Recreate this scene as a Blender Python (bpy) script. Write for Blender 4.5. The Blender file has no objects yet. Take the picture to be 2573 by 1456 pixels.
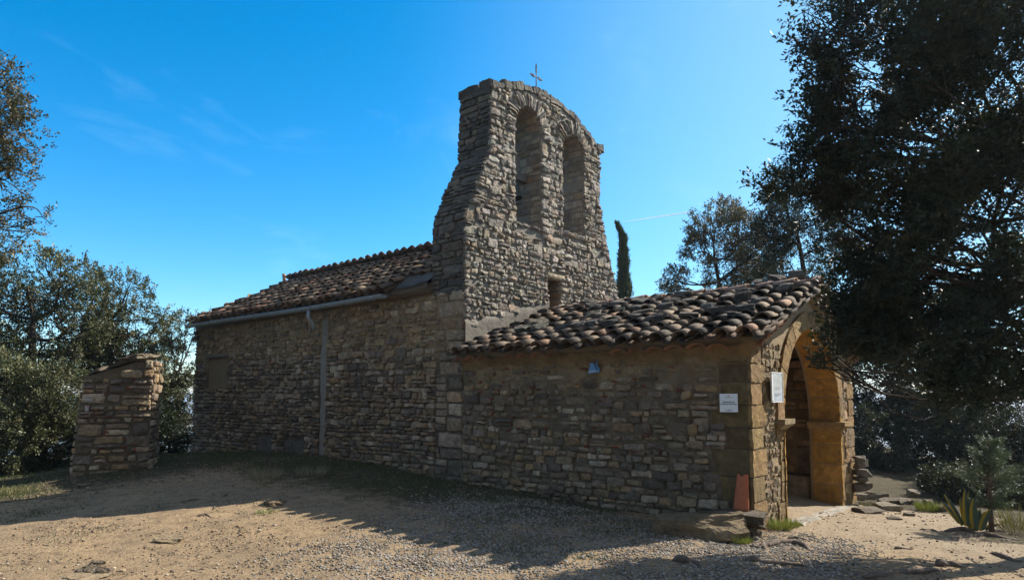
import bpy, math, numpy as np
from mathutils import Vector
R = math.radians
SC = bpy.context.scene
COL = SC.collection

# ---------------------------------------------------------------- camera, world, sun, exposure
W_REF = 2573.0
F_REF, CX, CY = 1650.0, 1286.5, 728.0
PITCH = R(4.5)
YAW = R(40.7)
SHIFT = 995.0 - CY - F_REF * math.tan(PITCH)
CAM = np.array([-8.47, -3.21, 1.74])
_view = np.array([math.cos(YAW), math.sin(YAW), 0]); _right = np.array([math.sin(YAW), -math.cos(YAW), 0]); _up = np.array([0, 0, 1.0])
_fw = _view * math.cos(PITCH) + _up * math.sin(PITCH); _u2 = _up * math.cos(PITCH) - _view * math.sin(PITCH)

cam_data = bpy.data.cameras.new("camera")
cam = bpy.data.objects.new("camera", cam_data)
COL.objects.link(cam)
cam.location = CAM
cam.rotation_euler = (math.pi / 2 + PITCH, 0, YAW - math.pi / 2)
cam_data.sensor_width = 36
cam_data.lens = F_REF / W_REF * 36
cam_data.shift_y = SHIFT / W_REF
cam_data.clip_start = 0.05
cam_data.clip_end = 30000
SC.camera = cam

SUN_EL = R(38.5)
sun_h = np.array([0.925, -0.38]); sun_h /= np.linalg.norm(sun_h)
sun_dir = Vector((sun_h[0] * math.cos(SUN_EL), sun_h[1] * math.cos(SUN_EL), math.sin(SUN_EL)))
sd = bpy.data.lights.new("sun", "SUN")
sd.energy = 4.8
sd.angle = R(0.5)
sd.color = (1.0, 0.93, 0.82)
sun = bpy.data.objects.new("sun", sd)
COL.objects.link(sun)
sun.rotation_euler = sun_dir.to_track_quat('Z', 'Y').to_euler()

world = bpy.data.worlds.new("World")
SC.world = world
world.use_nodes = True
wn = world.node_tree
for n in list(wn.nodes):
    wn.nodes.remove(n)
def wnode(t, **kw):
    n = wn.nodes.new(t)
    for k, v in kw.items():
        setattr(n, k, v)
    return n
sky = wnode('ShaderNodeTexSky', sky_type='NISHITA')
sky.sun_disc = False
sky.sun_elevation = SUN_EL
sky.sun_rotation = math.atan2(sun_h[0], sun_h[1])
sky.altitude = 700
sky.air_density = 1.0
sky.dust_density = 0.7
sky.ozone_density = 3.0
hsv = wnode('ShaderNodeHueSaturation')
hsv.inputs['Saturation'].default_value = 1.45
hsv.inputs['Hue'].default_value = 0.492
hsv.inputs['Value'].default_value = 1.0
wn.links.new(sky.outputs[0], hsv.inputs['Color'])
# thin cirrus streaks
tc = wnode('ShaderNodeTexCoord')
mp = wnode('ShaderNodeMapping')
mp.inputs['Rotation'].default_value = (R(18), R(12), R(-25))
mp.inputs['Scale'].default_value = (2.2, 7.0, 9.0)
wn.links.new(tc.outputs['Generated'], mp.inputs[0])
nz = wnode('ShaderNodeTexNoise')
nz.inputs['Scale'].default_value = 1.2
nz.inputs['Detail'].default_value = 7
nz.inputs['Roughness'].default_value = 0.6
nz.inputs['Distortion'].default_value = 0.4
wn.links.new(mp.outputs[0], nz.inputs['Vector'])
mr = wnode('ShaderNodeMapRange')
mr.inputs[1].default_value = 0.57; mr.inputs[2].default_value = 0.85
mr.inputs[3].default_value = 0.0; mr.inputs[4].default_value = 0.08
wn.links.new(nz.outputs[0], mr.inputs[0])
mx = wnode('ShaderNodeMix', data_type='RGBA')
wn.links.new(mr.outputs[0], mx.inputs[0])
wn.links.new(hsv.outputs[0], mx.inputs[6])
mx.inputs[7].default_value = (6.0, 7.5, 9.0, 1)
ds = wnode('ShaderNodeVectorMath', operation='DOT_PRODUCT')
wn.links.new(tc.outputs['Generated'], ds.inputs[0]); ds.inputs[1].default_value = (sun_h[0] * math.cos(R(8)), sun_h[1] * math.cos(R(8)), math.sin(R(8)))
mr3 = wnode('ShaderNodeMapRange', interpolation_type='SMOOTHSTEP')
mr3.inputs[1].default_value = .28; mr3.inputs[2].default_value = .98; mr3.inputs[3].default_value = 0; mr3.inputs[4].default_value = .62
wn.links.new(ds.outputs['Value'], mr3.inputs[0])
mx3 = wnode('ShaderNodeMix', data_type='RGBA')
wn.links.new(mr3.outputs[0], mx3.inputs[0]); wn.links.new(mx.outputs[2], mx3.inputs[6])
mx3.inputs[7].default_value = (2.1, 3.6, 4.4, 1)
dt = wnode('ShaderNodeVectorMath', operation='DOT_PRODUCT')  # added cloud veil overhead and behind the viewer, unseen, makes shade less blue
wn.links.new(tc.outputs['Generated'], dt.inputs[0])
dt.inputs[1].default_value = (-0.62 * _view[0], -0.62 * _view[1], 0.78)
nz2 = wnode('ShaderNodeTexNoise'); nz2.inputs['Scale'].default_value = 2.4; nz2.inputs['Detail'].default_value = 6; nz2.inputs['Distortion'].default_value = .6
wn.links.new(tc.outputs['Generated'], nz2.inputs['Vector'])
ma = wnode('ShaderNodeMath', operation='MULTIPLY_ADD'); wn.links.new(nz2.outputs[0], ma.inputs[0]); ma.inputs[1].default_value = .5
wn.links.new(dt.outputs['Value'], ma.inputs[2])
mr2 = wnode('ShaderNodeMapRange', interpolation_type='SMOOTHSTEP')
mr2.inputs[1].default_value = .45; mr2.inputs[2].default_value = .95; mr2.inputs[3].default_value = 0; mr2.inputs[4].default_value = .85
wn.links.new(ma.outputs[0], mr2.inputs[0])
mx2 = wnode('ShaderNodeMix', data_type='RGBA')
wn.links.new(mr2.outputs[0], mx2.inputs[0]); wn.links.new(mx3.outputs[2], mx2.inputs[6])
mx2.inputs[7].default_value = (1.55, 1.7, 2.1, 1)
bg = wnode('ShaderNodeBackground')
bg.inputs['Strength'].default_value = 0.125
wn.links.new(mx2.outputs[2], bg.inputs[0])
wo = wnode('ShaderNodeOutputWorld')
wn.links.new(bg.outputs[0], wo.inputs[0])

SC.view_settings.view_transform = 'Standard'
SC.view_settings.look = 'None'
SC.view_settings.exposure = 0.95
SC.view_settings.gamma = 1.0

# ---------------------------------------------------------------- helpers: measuring the place
def ray(x, y):
    a = (x - CX) / F_REF; b = -(y - CY - SHIFT) / F_REF
    return _fw + _right * a + _u2 * b
def at_depth(x, y, d):
    r = ray(x, y)
    return CAM + r * (d / (r @ _fw))
def on_plane(x, y, ax, val):
    r = ray(x, y)
    return CAM + r * ((val - CAM[ax]) / r[ax])
def on_z(x, y):
    p = on_plane(x, y, 2, 0.0)
    for _ in range(12):
        p = on_plane(x, y, 2, float(gz(p[0], p[1])))
    return p

# value noise ------------------------------------------------------
def _hash(ix, iy, iz, seed):
    h = (ix.astype(np.int64) * 374761393 + iy.astype(np.int64) * 668265263 + iz.astype(np.int64) * 2147483647 + seed * 974634151) & 0xFFFFFFFF
    h = ((h ^ (h >> 13)) * 1274126177) & 0xFFFFFFFF
    h = (h ^ (h >> 16)) & 0xFFFFFFFF
    h = (h * 2654435761) & 0xFFFFFFFF
    return ((h >> 8) & 0xFFFF) / 32767.5 - 1.0
def noise3(p, freq=1.0, seed=0):
    q = np.asarray(p, float) * freq + 1000.0
    i = np.floor(q); f = q - i
    f = f * f * (3 - 2 * f)
    i = i.astype(np.int64)
    out = 0
    for dx in (0, 1):
        wx = f[..., 0] if dx else 1 - f[..., 0]
        for dy in (0, 1):
            wy = f[..., 1] if dy else 1 - f[..., 1]
            for dz in (0, 1):
                wz = f[..., 2] if dz else 1 - f[..., 2]
                out = out + wx * wy * wz * _hash(i[..., 0] + dx, i[..., 1] + dy, i[..., 2] + dz, seed)
    return out
def fbm(p, freq, seed, octs=3):
    o = 0; a = 1.0
    for k in range(octs):
        o = o + a * noise3(p, freq * 2 ** k, seed + 17 * k); a *= 0.5
    return o

# ground height ------------------------------------------------------
def gz(x, y):
    x = np.asarray(x, float); y = np.asarray(y, float)
    base = np.interp(y, [-4, 0, 1.08, 3.13, 5.25, 7.0, 9.35, 12, 16.2, 24], [0, 0, .07, .15, .24, .30, .42, .36, .09, -.3])
    fall = np.where(x < 0, np.exp(-(x / 3.6) ** 2), 1.0)
    z = base * fall
    z = z + 0.20 * np.exp(-(((x + 3.0) / 2.0) ** 2 + ((y - 12.0) / 1.8) ** 2))
    z = z - 0.045 * np.clip(x - 0.8, 0, 6) * np.clip((2.5 - y) / 2.5, 0, 1)
    r = np.hypot(x - 1, y - 4)
    z = z - 0.035 * np.clip(r - 15, 0, None) ** 1.6
    far = np.clip((r - 60) / 400, 0, 1)
    z = np.maximum(z, -110.0) 
    q = np.stack([x, y, 0 * x], -1)
    z = z + 0.030 * noise3(q, 0.7, 3) + 0.014 * noise3(q, 2.2, 4)
    hill = np.clip((r - 900) / 2500, 0, 1)
    z = z + hill * (40 + 40 * noise3(q, 1 / 1300.0, 9) + 18 * noise3(q, 1 / 500.0, 10))
    return z

# ---------------------------------------------------------------- helpers: meshes, things, parts
ORIGIN = {}
class Geo:
    def __init__(s):
        s.v = []; s.c = []; s.f = []; s.n = 0
    def add(s, v, f, col=(1, 1, 1), mat=0):
        v = np.asarray(v, float).reshape(-1, 3)
        c = np.asarray(col, float)
        if c.ndim == 1:
            c = np.tile(c[:3], (len(v), 1))
        s.v.append(v); s.c.append(c[:, :3])
        if isinstance(f, np.ndarray):
            s.f.append((f + s.n, mat))
        else:
            by = {}
            for q in f:
                by.setdefault(len(q), []).append(q)
            for q in by.values():
                s.f.append((np.array(q, dtype=np.int64) + s.n, mat))
        s.n += len(v)
        return s
    def box(s, lo, hi, col=(1, 1, 1), mat=0):
        x0, y0, z0 = lo; x1, y1, z1 = hi
        v = [(x0, y0, z0), (x1, y0, z0), (x1, y1, z0), (x0, y1, z0), (x0, y0, z1), (x1, y0, z1), (x1, y1, z1), (x0, y1, z1)]
        return s.add(v, [(0, 3, 2, 1), (4, 5, 6, 7), (0, 1, 5, 4), (1, 2, 6, 5), (2, 3, 7, 6), (3, 0, 4, 7)], col, mat)
    def tube(s, pts, rad, seg=8, col=(1, 1, 1), mat=0, flat=1.0):
        pts = np.asarray(pts, float); n = len(pts)
        rad = np.broadcast_to(np.asarray(rad, float), (n,))
        t = np.gradient(pts, axis=0)
        t /= np.linalg.norm(t, axis=1, keepdims=True) + 1e-9
        ref = np.array([0, 0, 1.0]) if abs(t[0, 2]) < 0.9 else np.array([1.0, 0, 0])
        a = np.cross(t, ref); a /= np.linalg.norm(a, axis=1, keepdims=True) + 1e-9
        b = np.cross(a, t)
        ang = np.linspace(0, 2 * np.pi, seg, endpoint=False)
        v = pts[:, None] + rad[:, None, None] * (np.cos(ang)[None, :, None] * a[:, None] + flat * np.sin(ang)[None, :, None] * b[:, None])
        i = np.arange(n - 1)[:, None] * seg; j = np.arange(seg)[None]; k = (j + 1) % seg
        f = np.stack([i + j, i + k, i + seg + k, i + seg + j], -1).reshape(-1, 4)
        s.add(v.reshape(-1, 3), f, col, mat)
        s.f.append((np.array([list(range(seg))[::-1]]) + s.n - n * seg, mat))
        s.f.append((np.array([list(range(seg))]) + s.n - seg, mat))
        return s
    def mesh(s, name, mats, origin=(0, 0, 0), smooth=True):
        me = bpy.data.meshes.new(name)
        v = np.concatenate(s.v) - np.asarray(origin, float)
        c = np.concatenate(s.c)
        me.vertices.add(len(v)); me.vertices.foreach_set("co", v.astype(np.float32).ravel())
        loops = np.concatenate([f.ravel() for f, m in s.f])
        tot = np.concatenate([np.full(len(f), f.shape[1]) for f, m in s.f])
        mi = np.concatenate([np.full(len(f), m) for f, m in s.f])
        me.loops.add(len(loops)); me.loops.foreach_set("vertex_index", loops.astype(np.int32))
        me.polygons.add(len(tot))
        me.polygons.foreach_set("loop_start", (np.cumsum(tot) - tot).astype(np.int32))
        me.polygons.foreach_set("material_index", mi.astype(np.int32))
        me.polygons.foreach_set("use_smooth", np.full(len(tot), bool(smooth)))
        for m in mats:
            me.materials.append(m)
        at = me.color_attributes.new("tint", 'FLOAT_COLOR', 'POINT')
        at.data.foreach_set("color", np.concatenate([c, np.ones((len(c), 1))], 1).astype(np.float32).ravel())
        me.update(calc_edges=True)
        me.validate()
        return me
def tag(o, label, cat, group=None, kind=None):
    o['label'] = label; o['category'] = cat
    if group: o['group'] = group
    if kind: o['kind'] = kind
    return o
def thing(name, label, cat, loc, group=None):
    o = bpy.data.objects.new(name, None); COL.objects.link(o)
    o.location = loc; o.empty_display_size = 0.2
    ORIGIN[o.name] = np.array(loc, float)
    return tag(o, label, cat, group)
def part(name, g, mats, parent, smooth=True, label=None):
    if not isinstance(mats, (list, tuple)): mats = [mats]
    org = ORIGIN[parent.name]
    o = bpy.data.objects.new(name, g.mesh(name, mats, org, smooth)); COL.objects.link(o)
    o.parent = parent
    ORIGIN[o.name] = org
    if label: o['label'] = label
    return o
def single(name, g, mats, label, cat, loc, group=None, smooth=True):
    if not isinstance(mats, (list, tuple)): mats = [mats]
    o = bpy.data.objects.new(name, g.mesh(name, mats, loc, smooth)); COL.objects.link(o)
    o.location = loc
    ORIGIN[o.name] = np.array(loc, float)
    return tag(o, label, cat, group)

# ---------------------------------------------------------------- materials
def mat(name, rough=0.9, spec=0.3, build=None, metal=0.0):
    m = bpy.data.materials.new(name); m.use_nodes = True
    nt = m.node_tree; b = nt.nodes['Principled BSDF']
    b.inputs['Roughness'].default_value = rough
    b.inputs['Specular IOR Level'].default_value = spec
    b.inputs['Metallic'].default_value = metal
    if build: build(nt, b)
    return m
def N(nt, t, **kw):
    n = nt.nodes.new(t)
    for k, v in kw.items(): setattr(n, k, v)
    return n
def noise(nt, scale, detail=4, rough=0.6, vec=None, dist=0.0):
    n = N(nt, 'ShaderNodeTexNoise')
    n.inputs['Scale'].default_value = scale; n.inputs['Detail'].default_value = detail
    n.inputs['Roughness'].default_value = rough; n.inputs['Distortion'].default_value = dist
    if vec is None:
        vec = N(nt, 'ShaderNodeNewGeometry').outputs['Position']
    nt.links.new(vec, n.inputs['Vector'])
    return n.outputs[0]
def ramp(nt, src, a, b, lo=0.0, hi=1.0):
    n = N(nt, 'ShaderNodeMapRange')
    n.inputs[1].default_value = a; n.inputs[2].default_value = b; n.inputs[3].default_value = lo; n.inputs[4].default_value = hi
    nt.links.new(src, n.inputs[0]); return n.outputs[0]
def mixc(nt, fac, a, b, blend='MIX'):
    n = N(nt, 'ShaderNodeMix', data_type='RGBA', blend_type=blend)
    for s, i in ((fac, 0), (a, 6), (b, 7)):
        if isinstance(s, (int, float)): n.inputs[i].default_value = s
        elif isinstance(s, tuple): n.inputs[i].default_value = (*s, 1)
        else: nt.links.new(s, n.inputs[i])
    return n.outputs[2]
def tint(nt):
    a = N(nt, 'ShaderNodeAttribute'); a.attribute_name = 'tint'; return a.outputs['Color']
def scalec(nt, col, val):
    n = N(nt, 'ShaderNodeVectorMath', operation='SCALE')
    nt.links.new(col, n.inputs[0])
    if isinstance(val, (int, float)): n.inputs['Scale'].default_value = val
    else: nt.links.new(val, n.inputs['Scale'])
    return n.outputs[0]
def bump(nt, b, h, strength=0.6, dist=0.02, prev=None):
    n = N(nt, 'ShaderNodeBump'); n.inputs['Strength'].default_value = strength; n.inputs['Distance'].default_value = dist
    nt.links.new(h, n.inputs['Height'])
    if prev is not None: nt.links.new(prev, n.inputs['Normal'])
    nt.links.new(n.outputs[0], b.inputs['Normal']); return n.outputs[0]

def stone_build(lichen=0.5, dark=0.5, bs=0.8, lich_col=(.27, .25, .215), scale=1.0):
    def f(nt, b):
        t = tint(nt)
        n1 = noise(nt, 9 * scale, 6, 0.65)
        c = scalec(nt, t, ramp(nt, n1, 0.3, 0.7, 0.62, 1.3))
        n2 = noise(nt, 26 * scale, 5, 0.7)
        c = mixc(nt, ramp(nt, n2, 0.55, 0.68, 0, lichen), c, lich_col)
        n3 = noise(nt, 6.5 * scale, 6, 0.7)
        c = mixc(nt, ramp(nt, n3, 0.52, 0.68, 0, dark), c, (.045, .043, .041))
        n4 = noise(nt, 0.9 * scale, 7, 0.72)
        c = mixc(nt, ramp(nt, n4, 0.5, 0.66, 0, dark * .9), c, (.06, .056, .052))
        nt.links.new(c, b.inputs['Base Color'])
        p = bump(nt, b, noise(nt, 48 * scale, 6, 0.75), bs, 0.028)
        bump(nt, b, noise(nt, 15 * scale, 5, 0.65), bs, 0.045, p)
    return f
M = {}
M['stone'] = mat('rubble_stone', 0.92, 0.2, stone_build(0.45, 0.5))
M['stone_tower'] = mat('tower_stone', 0.92, 0.2, stone_build(0.35, 0.32, 1.0, (.40, .375, .33)))
M['ashlar'] = mat('ochre_ashlar', 0.9, 0.2, stone_build(0.2, 0.34, 1.0, (.32, .25, .17)))
M['roofrock'] = mat('lichened_rock', 0.92, 0.2, stone_build(0.45, 0.5, 0.9, (.30, .285, .25)))
M['rock'] = mat('limestone_rock', 0.92, 0.2, stone_build(0.4, 0.35, 0.9, (.36, .335, .285)))
def mortar_build(c1, c2, c3, bs=0.7):
    def f(nt, b):
        n1 = noise(nt, 1.3, 6, 0.6); n2 = noise(nt, 7, 6, 0.7)
        c = mixc(nt, ramp(nt, n1, 0.35, 0.65), c1, c2)
        c = mixc(nt, ramp(nt, n2, 0.5, 0.75, 0, 0.8), c, c3)
        c = scalec(nt, c, ramp(nt, noise(nt, 60, 4, 0.7), 0.25, 0.75, 0.7, 1.25))
        nt.links.new(c, b.inputs['Base Color'])
        p = bump(nt, b, noise(nt, 80, 6, 0.75), bs, 0.014)
        bump(nt, b, noise(nt, 14, 5, 0.65), bs, 0.03, p)
    return f
M['mortar'] = mat('lime_mortar', 0.95, 0.15, mortar_build((.18, .135, .085), (.15, .125, .095), (.09, .08, .07)))
M['mortar_warm'] = mat('warm_lime_mortar', 0.95, 0.15, mortar_build((.26, .18, .10), (.22, .165, .105), (.13, .11, .085)))
def mortar_tint_build(nt, b):
    t = tint(nt)
    c = scalec(nt, t, ramp(nt, noise(nt, 3.0, 6, 0.65), .3, .7, .65, 1.3))
    c = mixc(nt, ramp(nt, noise(nt, 9, 6, 0.75), .52, .72, 0, .6), c, (.075, .068, .06))
    c = scalec(nt, c, ramp(nt, noise(nt, 60, 4, 0.7), 0.25, 0.75, 0.7, 1.25))
    nt.links.new(c, b.inputs['Base Color'])
    p = bump(nt, b, noise(nt, 80, 6, 0.75), .8, 0.014)
    bump(nt, b, noise(nt, 14, 5, 0.65), .8, 0.035, p)
M['pointing'] = mat('lime_pointing', 0.95, 0.15, mortar_tint_build)
M['mortar_grey'] = mat('grey_mortar', 0.95, 0.15, mortar_build((.26, .235, .20), (.22, .195, .165), (.15, .135, .115)))
M['cement'] = mat('cement_patch', 0.95, 0.15, mortar_build((.22, .20, .168), (.185, .167, .14), (.13, .117, .10)))
M['strip'] = mat('old_cement_strip', 0.95, 0.15, mortar_build((.29, .262, .225), (.25, .225, .19), (.17, .15, .125)))
M['plaster'] = mat('ochre_plaster', 0.95, 0.15, mortar_build((.36, .265, .155), (.31, .235, .145), (.24, .19, .135), 0.5))
def tile_build(nt, b):
    t = tint(nt)
    c = scalec(nt, t, ramp(nt, noise(nt, 12, 5, 0.65), 0.3, 0.7, 0.7, 1.25))
    c = mixc(nt, ramp(nt, noise(nt, 45, 5, 0.75), 0.50, 0.62, 0, 0.75), c, (.055, .05, .045))
    c = mixc(nt, ramp(nt, noise(nt, 8, 5, 0.7), 0.5, 0.68, 0, 0.6), c, (.075, .068, .06))
    c = mixc(nt, ramp(nt, noise(nt, 30, 5, 0.7), 0.58, 0.7, 0, 0.6), c, (.36, .34, .28))
    nt.links.new(c, b.inputs['Base Color'])
    bump(nt, b, noise(nt, 70, 5, 0.7), 0.6, 0.01)
M['tile'] = mat('weathered_clay_tile', 0.88, 0.25, tile_build)
def brick_build(nt, b):
    c = scalec(nt, tint(nt), ramp(nt, noise(nt, 20, 5, 0.7), 0.3, 0.7, 0.75, 1.2))
    nt.links.new(c, b.inputs['Base Color']); bump(nt, b, noise(nt, 60, 4, 0.7), 0.4, 0.008)
M['clay'] = mat('clean_terracotta', 0.8, 0.3, brick_build)
def leaf_build(nt, b):
    t = tint(nt)
    nt.links.new(t, b.inputs['Base Color'])
    tr = N(nt, 'ShaderNodeBsdfTranslucent')
    c2 = mixc(nt, 0.5, t, (.075, .09, .015))
    nt.links.new(c2, tr.inputs[0])
    ms = N(nt, 'ShaderNodeMixShader'); ms.inputs[0].default_value = 0.18
    nt.links.new(b.outputs[0], ms.inputs[1]); nt.links.new(tr.outputs[0], ms.inputs[2])
    nt.links.new(ms.outputs[0], nt.nodes['Material Output'].inputs[0])
M['leaf'] = mat('holm_oak_leaf', 0.5, 0.3, leaf_build)
M['grass'] = mat('grass_blade', 0.7, 0.3, leaf_build)
def bark_build(nt, b):
    c = scalec(nt, tint(nt), ramp(nt, noise(nt, 18, 5, 0.7), 0.3, 0.7, 0.6, 1.3))
    nt.links.new(c, b.inputs['Base Color']); bump(nt, b, noise(nt, 40, 5, 0.7), 0.8, 0.02)
M['bark'] = mat('bark', 0.9, 0.2, bark_build)
def plain_build(nt, b):
    nt.links.new(tint(nt), b.inputs['Base Color'])
M['zinc'] = mat('zinc_sheet', 0.45, 0.5, lambda nt, b: (nt.links.new(mixc(nt, ramp(nt, noise(nt, 6, 4), .35, .65), (.26, .285, .31), (.33, .36, .385)), b.inputs['Base Color'])), 0.25)
M['iron'] = mat('rusted_iron', 0.6, 0.5, lambda nt, b: nt.links.new(mixc(nt, ramp(nt, noise(nt, 30, 4), .4, .6), (.07, .05, .045), (.13, .075, .05)), b.inputs['Base Color']), 0.3)
M['bronze'] = mat('bell_bronze', 0.5, 0.5, lambda nt, b: nt.links.new(mixc(nt, ramp(nt, noise(nt, 20, 4), .4, .6), (.03, .033, .032), (.055, .06, .055)), b.inputs['Base Color']), 0.5)
M['wood'] = mat('weathered_wood', 0.85, 0.2, bark_build)
M['sign'] = mat('sign_plate', 0.35, 0.5, plain_build)
M['gloss'] = mat('glossy_plate', 0.06, 0.6, lambda nt, b: nt.links.new(scalec(nt, tint(nt), ramp(nt, noise(nt, 9, 5, 0.7), .3, .7, .6, 1.2)), b.inputs['Base Color']))
M['print'] = mat('printed_ink', 0.6, 0.3, plain_build)
def pebble_build(nt, b):
    c = scalec(nt, tint(nt), ramp(nt, noise(nt, 60, 3), .3, .7, .8, 1.15))
    nt.links.new(c, b.inputs['Base Color'])
M['pebble'] = mat('pebble', 0.85, 0.25, pebble_build)
def ground_build(nt, b):
    t = tint(nt)      # r: sand / g: turf / b: wood floor far away
    sep = N(nt, 'ShaderNodeSeparateColor'); nt.links.new(t, sep.inputs[0])
    n1 = noise(nt, 0.9, 6, 0.65); n2 = noise(nt, 5, 6, 0.7); n3 = noise(nt, 35, 5, 0.75)
    sand = mixc(nt, ramp(nt, n1, .35, .65), (.43, .305, .175), (.31, .228, .142))
    sand = mixc(nt, ramp(nt, n2, .48, .66, 0, .85), sand, (.19, .135, .085))
    sand = mixc(nt, ramp(nt, n3, .5, .64, 0, .75), sand, (.12, .09, .062))
    pale = mixc(nt, ramp(nt, n2, .35, .7, 0, .8), (.39, .31, .215), (.29, .22, .15))
    c = mixc(nt, sep.outputs[0], pale, sand)
    turf = mixc(nt, ramp(nt, n2, .35, .65), (.06, .056, .028), (.11, .085, .055))
    mask = N(nt, 'ShaderNodeMath', operation='MULTIPLY_ADD')
    nt.links.new(n2, mask.inputs[0]); mask.inputs[1].default_value = 0.9
    nt.links.new(sep.outputs[1], mask.inputs[2])
    c = mixc(nt, ramp(nt, mask.outputs[0], .75, 1.05), c, turf)
    wood = mixc(nt, ramp(nt, noise(nt, 0.02, 8, .7), .35, .65), (.045, .06, .025), (.085, .09, .05))
    c = mixc(nt, sep.outputs[2], c, wood)
    nt.links.new(c, b.inputs['Base Color'])
    p = bump(nt, b, noise(nt, 90, 5, 0.75), 0.5, 0.012)
    bump(nt, b, noise(nt, 22, 6, 0.75), 0.9, 0.05, p)
M['ground'] = mat('sandy_earth', 0.95, 0.15, ground_build)

# ---------------------------------------------------------------- ground: one sheet out to the horizon
def build_ground():
    def axis(c0, c1):
        a = np.arange(c0, c1 + 1e-6, 0.07)
        out = [a]; x = c1; st = 0.07
        while x < 9000:
            st *= 1.16; x += st; out.append([x])
        lo = []; x = c0; st = 0.07
        while x > -9000:
            st *= 1.16; x -= st; lo.append(x)
        return np.concatenate([np.array(lo[::-1]), np.concatenate(out)])
    xs = axis(-8.5, 6.5); ys = axis(-4, 14.5)
    X, Y = np.meshgrid(xs, ys, indexing='ij')
    Z = gz(X, Y)
    P = np.stack([X, Y, 0 * X], -1)
    near = np.exp(-np.hypot(X + 2, Y - 4) / 30)
    Z = Z + near * (0.011 * noise3(P, 5, 21) + 0.006 * noise3(P, 12, 22))
    # colour zones: red = sandy (left) vs pale trodden earth (right of the porch), green = turf bank, blue = far woodland
    sand = np.clip((1.0 - X) / 2.0 + np.clip(Y + 0.5, 0, 3), 0, 1)
    turf = np.clip(1.15 - np.abs(X + 0.2) / 2.6, 0, 1) * np.clip((Y - 1.0) / 2.0, 0, 1)
    turf = np.maximum(turf, np.clip((Y - 8.6) / 2.5, 0, 1) * 0.9)
    turf = np.maximum(turf, np.clip((-X - 7.2) / 2, 0, 1))
    turf = np.where((X > 4.6) | ((Y < -2.2) & (X > 1.5)), np.maximum(turf, 0.75), turf)
    wood = np.clip((np.hypot(X - 1, Y - 4) - 17) / 10, 0, 1)
    n, m = X.shape
    i = np.arange(n - 1)[:, None] * m; j = np.arange(m - 1)[None]
    f = np.stack([i + j, i + m + j, i + m + j + 1, i + j + 1], -1).reshape(-1, 4)
    g = Geo().add(np.stack([X, Y, Z], -1).reshape(-1, 3), f, np.stack([sand, turf, wood], -1).reshape(-1, 3))
    o = bpy.data.objects.new('ground', g.mesh('ground', [M['ground']])); COL.objects.link(o)
    o['kind'] = 'structure'
build_ground()

# ---------------------------------------------------------------- masonry
SG = np.array([-1, -.9, -.64, -.3, 0, .3, .64, .9, 1.0]); TG = np.array([-1, -.86, -.45, 0, .45, .86, 1.0])
_S, _T = np.meshgrid(SG, TG, indexing='ij')
def _gridfaces(n, m):
    i = np.arange(n - 1)[:, None] * m; j = np.arange(m - 1)[None]
    return np.stack([i + j, i + m + j, i + m + j + 1, i + j + 1], -1).reshape(-1, 4)
_SF = _gridfaces(len(SG), len(TG))
def stones(rects, D, rng, rnd=(0.1, 0.4), skew=0.16, rough=0.010, tiltk=0.3, sharp=False):
    """rects N x (u0,u1,v0,v1), D = how far each stands out -> N x K x 3 in (u, v, d)."""
    r = np.asarray(rects, float); n = len(r)
    D = np.broadcast_to(np.asarray(D, float), (n,))
    S = _S.ravel()[None]; T = _T.ravel()[None]
    rr = np.maximum(np.abs(S), np.abs(T))
    edge = rr > 0.95; ring = (rr > 0.8) & ~edge
    if sharp: S = np.where(np.abs(S) == .9, np.sign(S) * .975, S); T = np.where(np.abs(T) == .86, np.sign(T) * .965, T)
    rnd = (rnd[0] * .6, rnd[1] * .6)
    k = rng.uniform(*rnd, (n, 1))
    s2 = S * np.sqrt(1 - k * T ** 2 * .8); t2 = T * np.sqrt(1 - k * S ** 2 * .8)
    hu = ((r[:, 1] - r[:, 0]) / 2)[:, None]; hv = ((r[:, 3] - r[:, 2]) / 2)[:, None]
    hm = np.minimum(hu, hv)
    q = rng.uniform(-1, 1, (n, 8)) * skew
    w = [(1 - s2) * (1 - t2) / 4, (1 + s2) * (1 - t2) / 4, (1 - s2) * (1 + t2) / 4, (1 + s2) * (1 + t2) / 4]
    du = sum(w[i] * q[:, i:i + 1] for i in range(4)) * hm; dv = sum(w[i] * q[:, 4 + i:5 + i] for i in range(4)) * hm
    u = (r[:, 0] + r[:, 1])[:, None] / 2 + s2 * hu + du
    v = (r[:, 2] + r[:, 3])[:, None] / 2 + t2 * hv + dv
    prof = np.where(edge, 0.0, np.where(ring, 0.93 if sharp else 0.80, 1.0 - (0.03 if sharp else .1) * rr ** 2))
    ti = rng.uniform(-1, 1, (n, 2)) * tiltk
    d = D[:, None] * (prof + np.where(edge, 0, ti[:, :1] * S + ti[:, 1:] * T))
    d = np.where(edge, -0.03, d)
    P = np.stack([u, v, d], -1)
    off = rng.uniform(0, 50, (n, 1, 3))
    a1 = np.stack([noise3(P + off, 11, 1), noise3(P + off, 11, 2), noise3(P + off, 11, 3)], -1)
    a2 = np.stack([noise3(P + off, 27, 4), noise3(P + off, 27, 5), noise3(P + off, 27, 6)], -1)
    return P + rough * (1.0 * a1 + 0.9 * a2) * np.where(edge, 0.6, 1.0)[..., None]
def add_stones(g, P, place, cols, m=0):
    n, K, _ = P.shape
    xyz = place(P[..., 0], P[..., 1], P[..., 2])
    f = (_SF[None] + (np.arange(n) * K)[:, None, None]).reshape(-1, 4)
    g.add(xyz.reshape(-1, 3), f, np.repeat(cols, K, axis=0), m)
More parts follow.
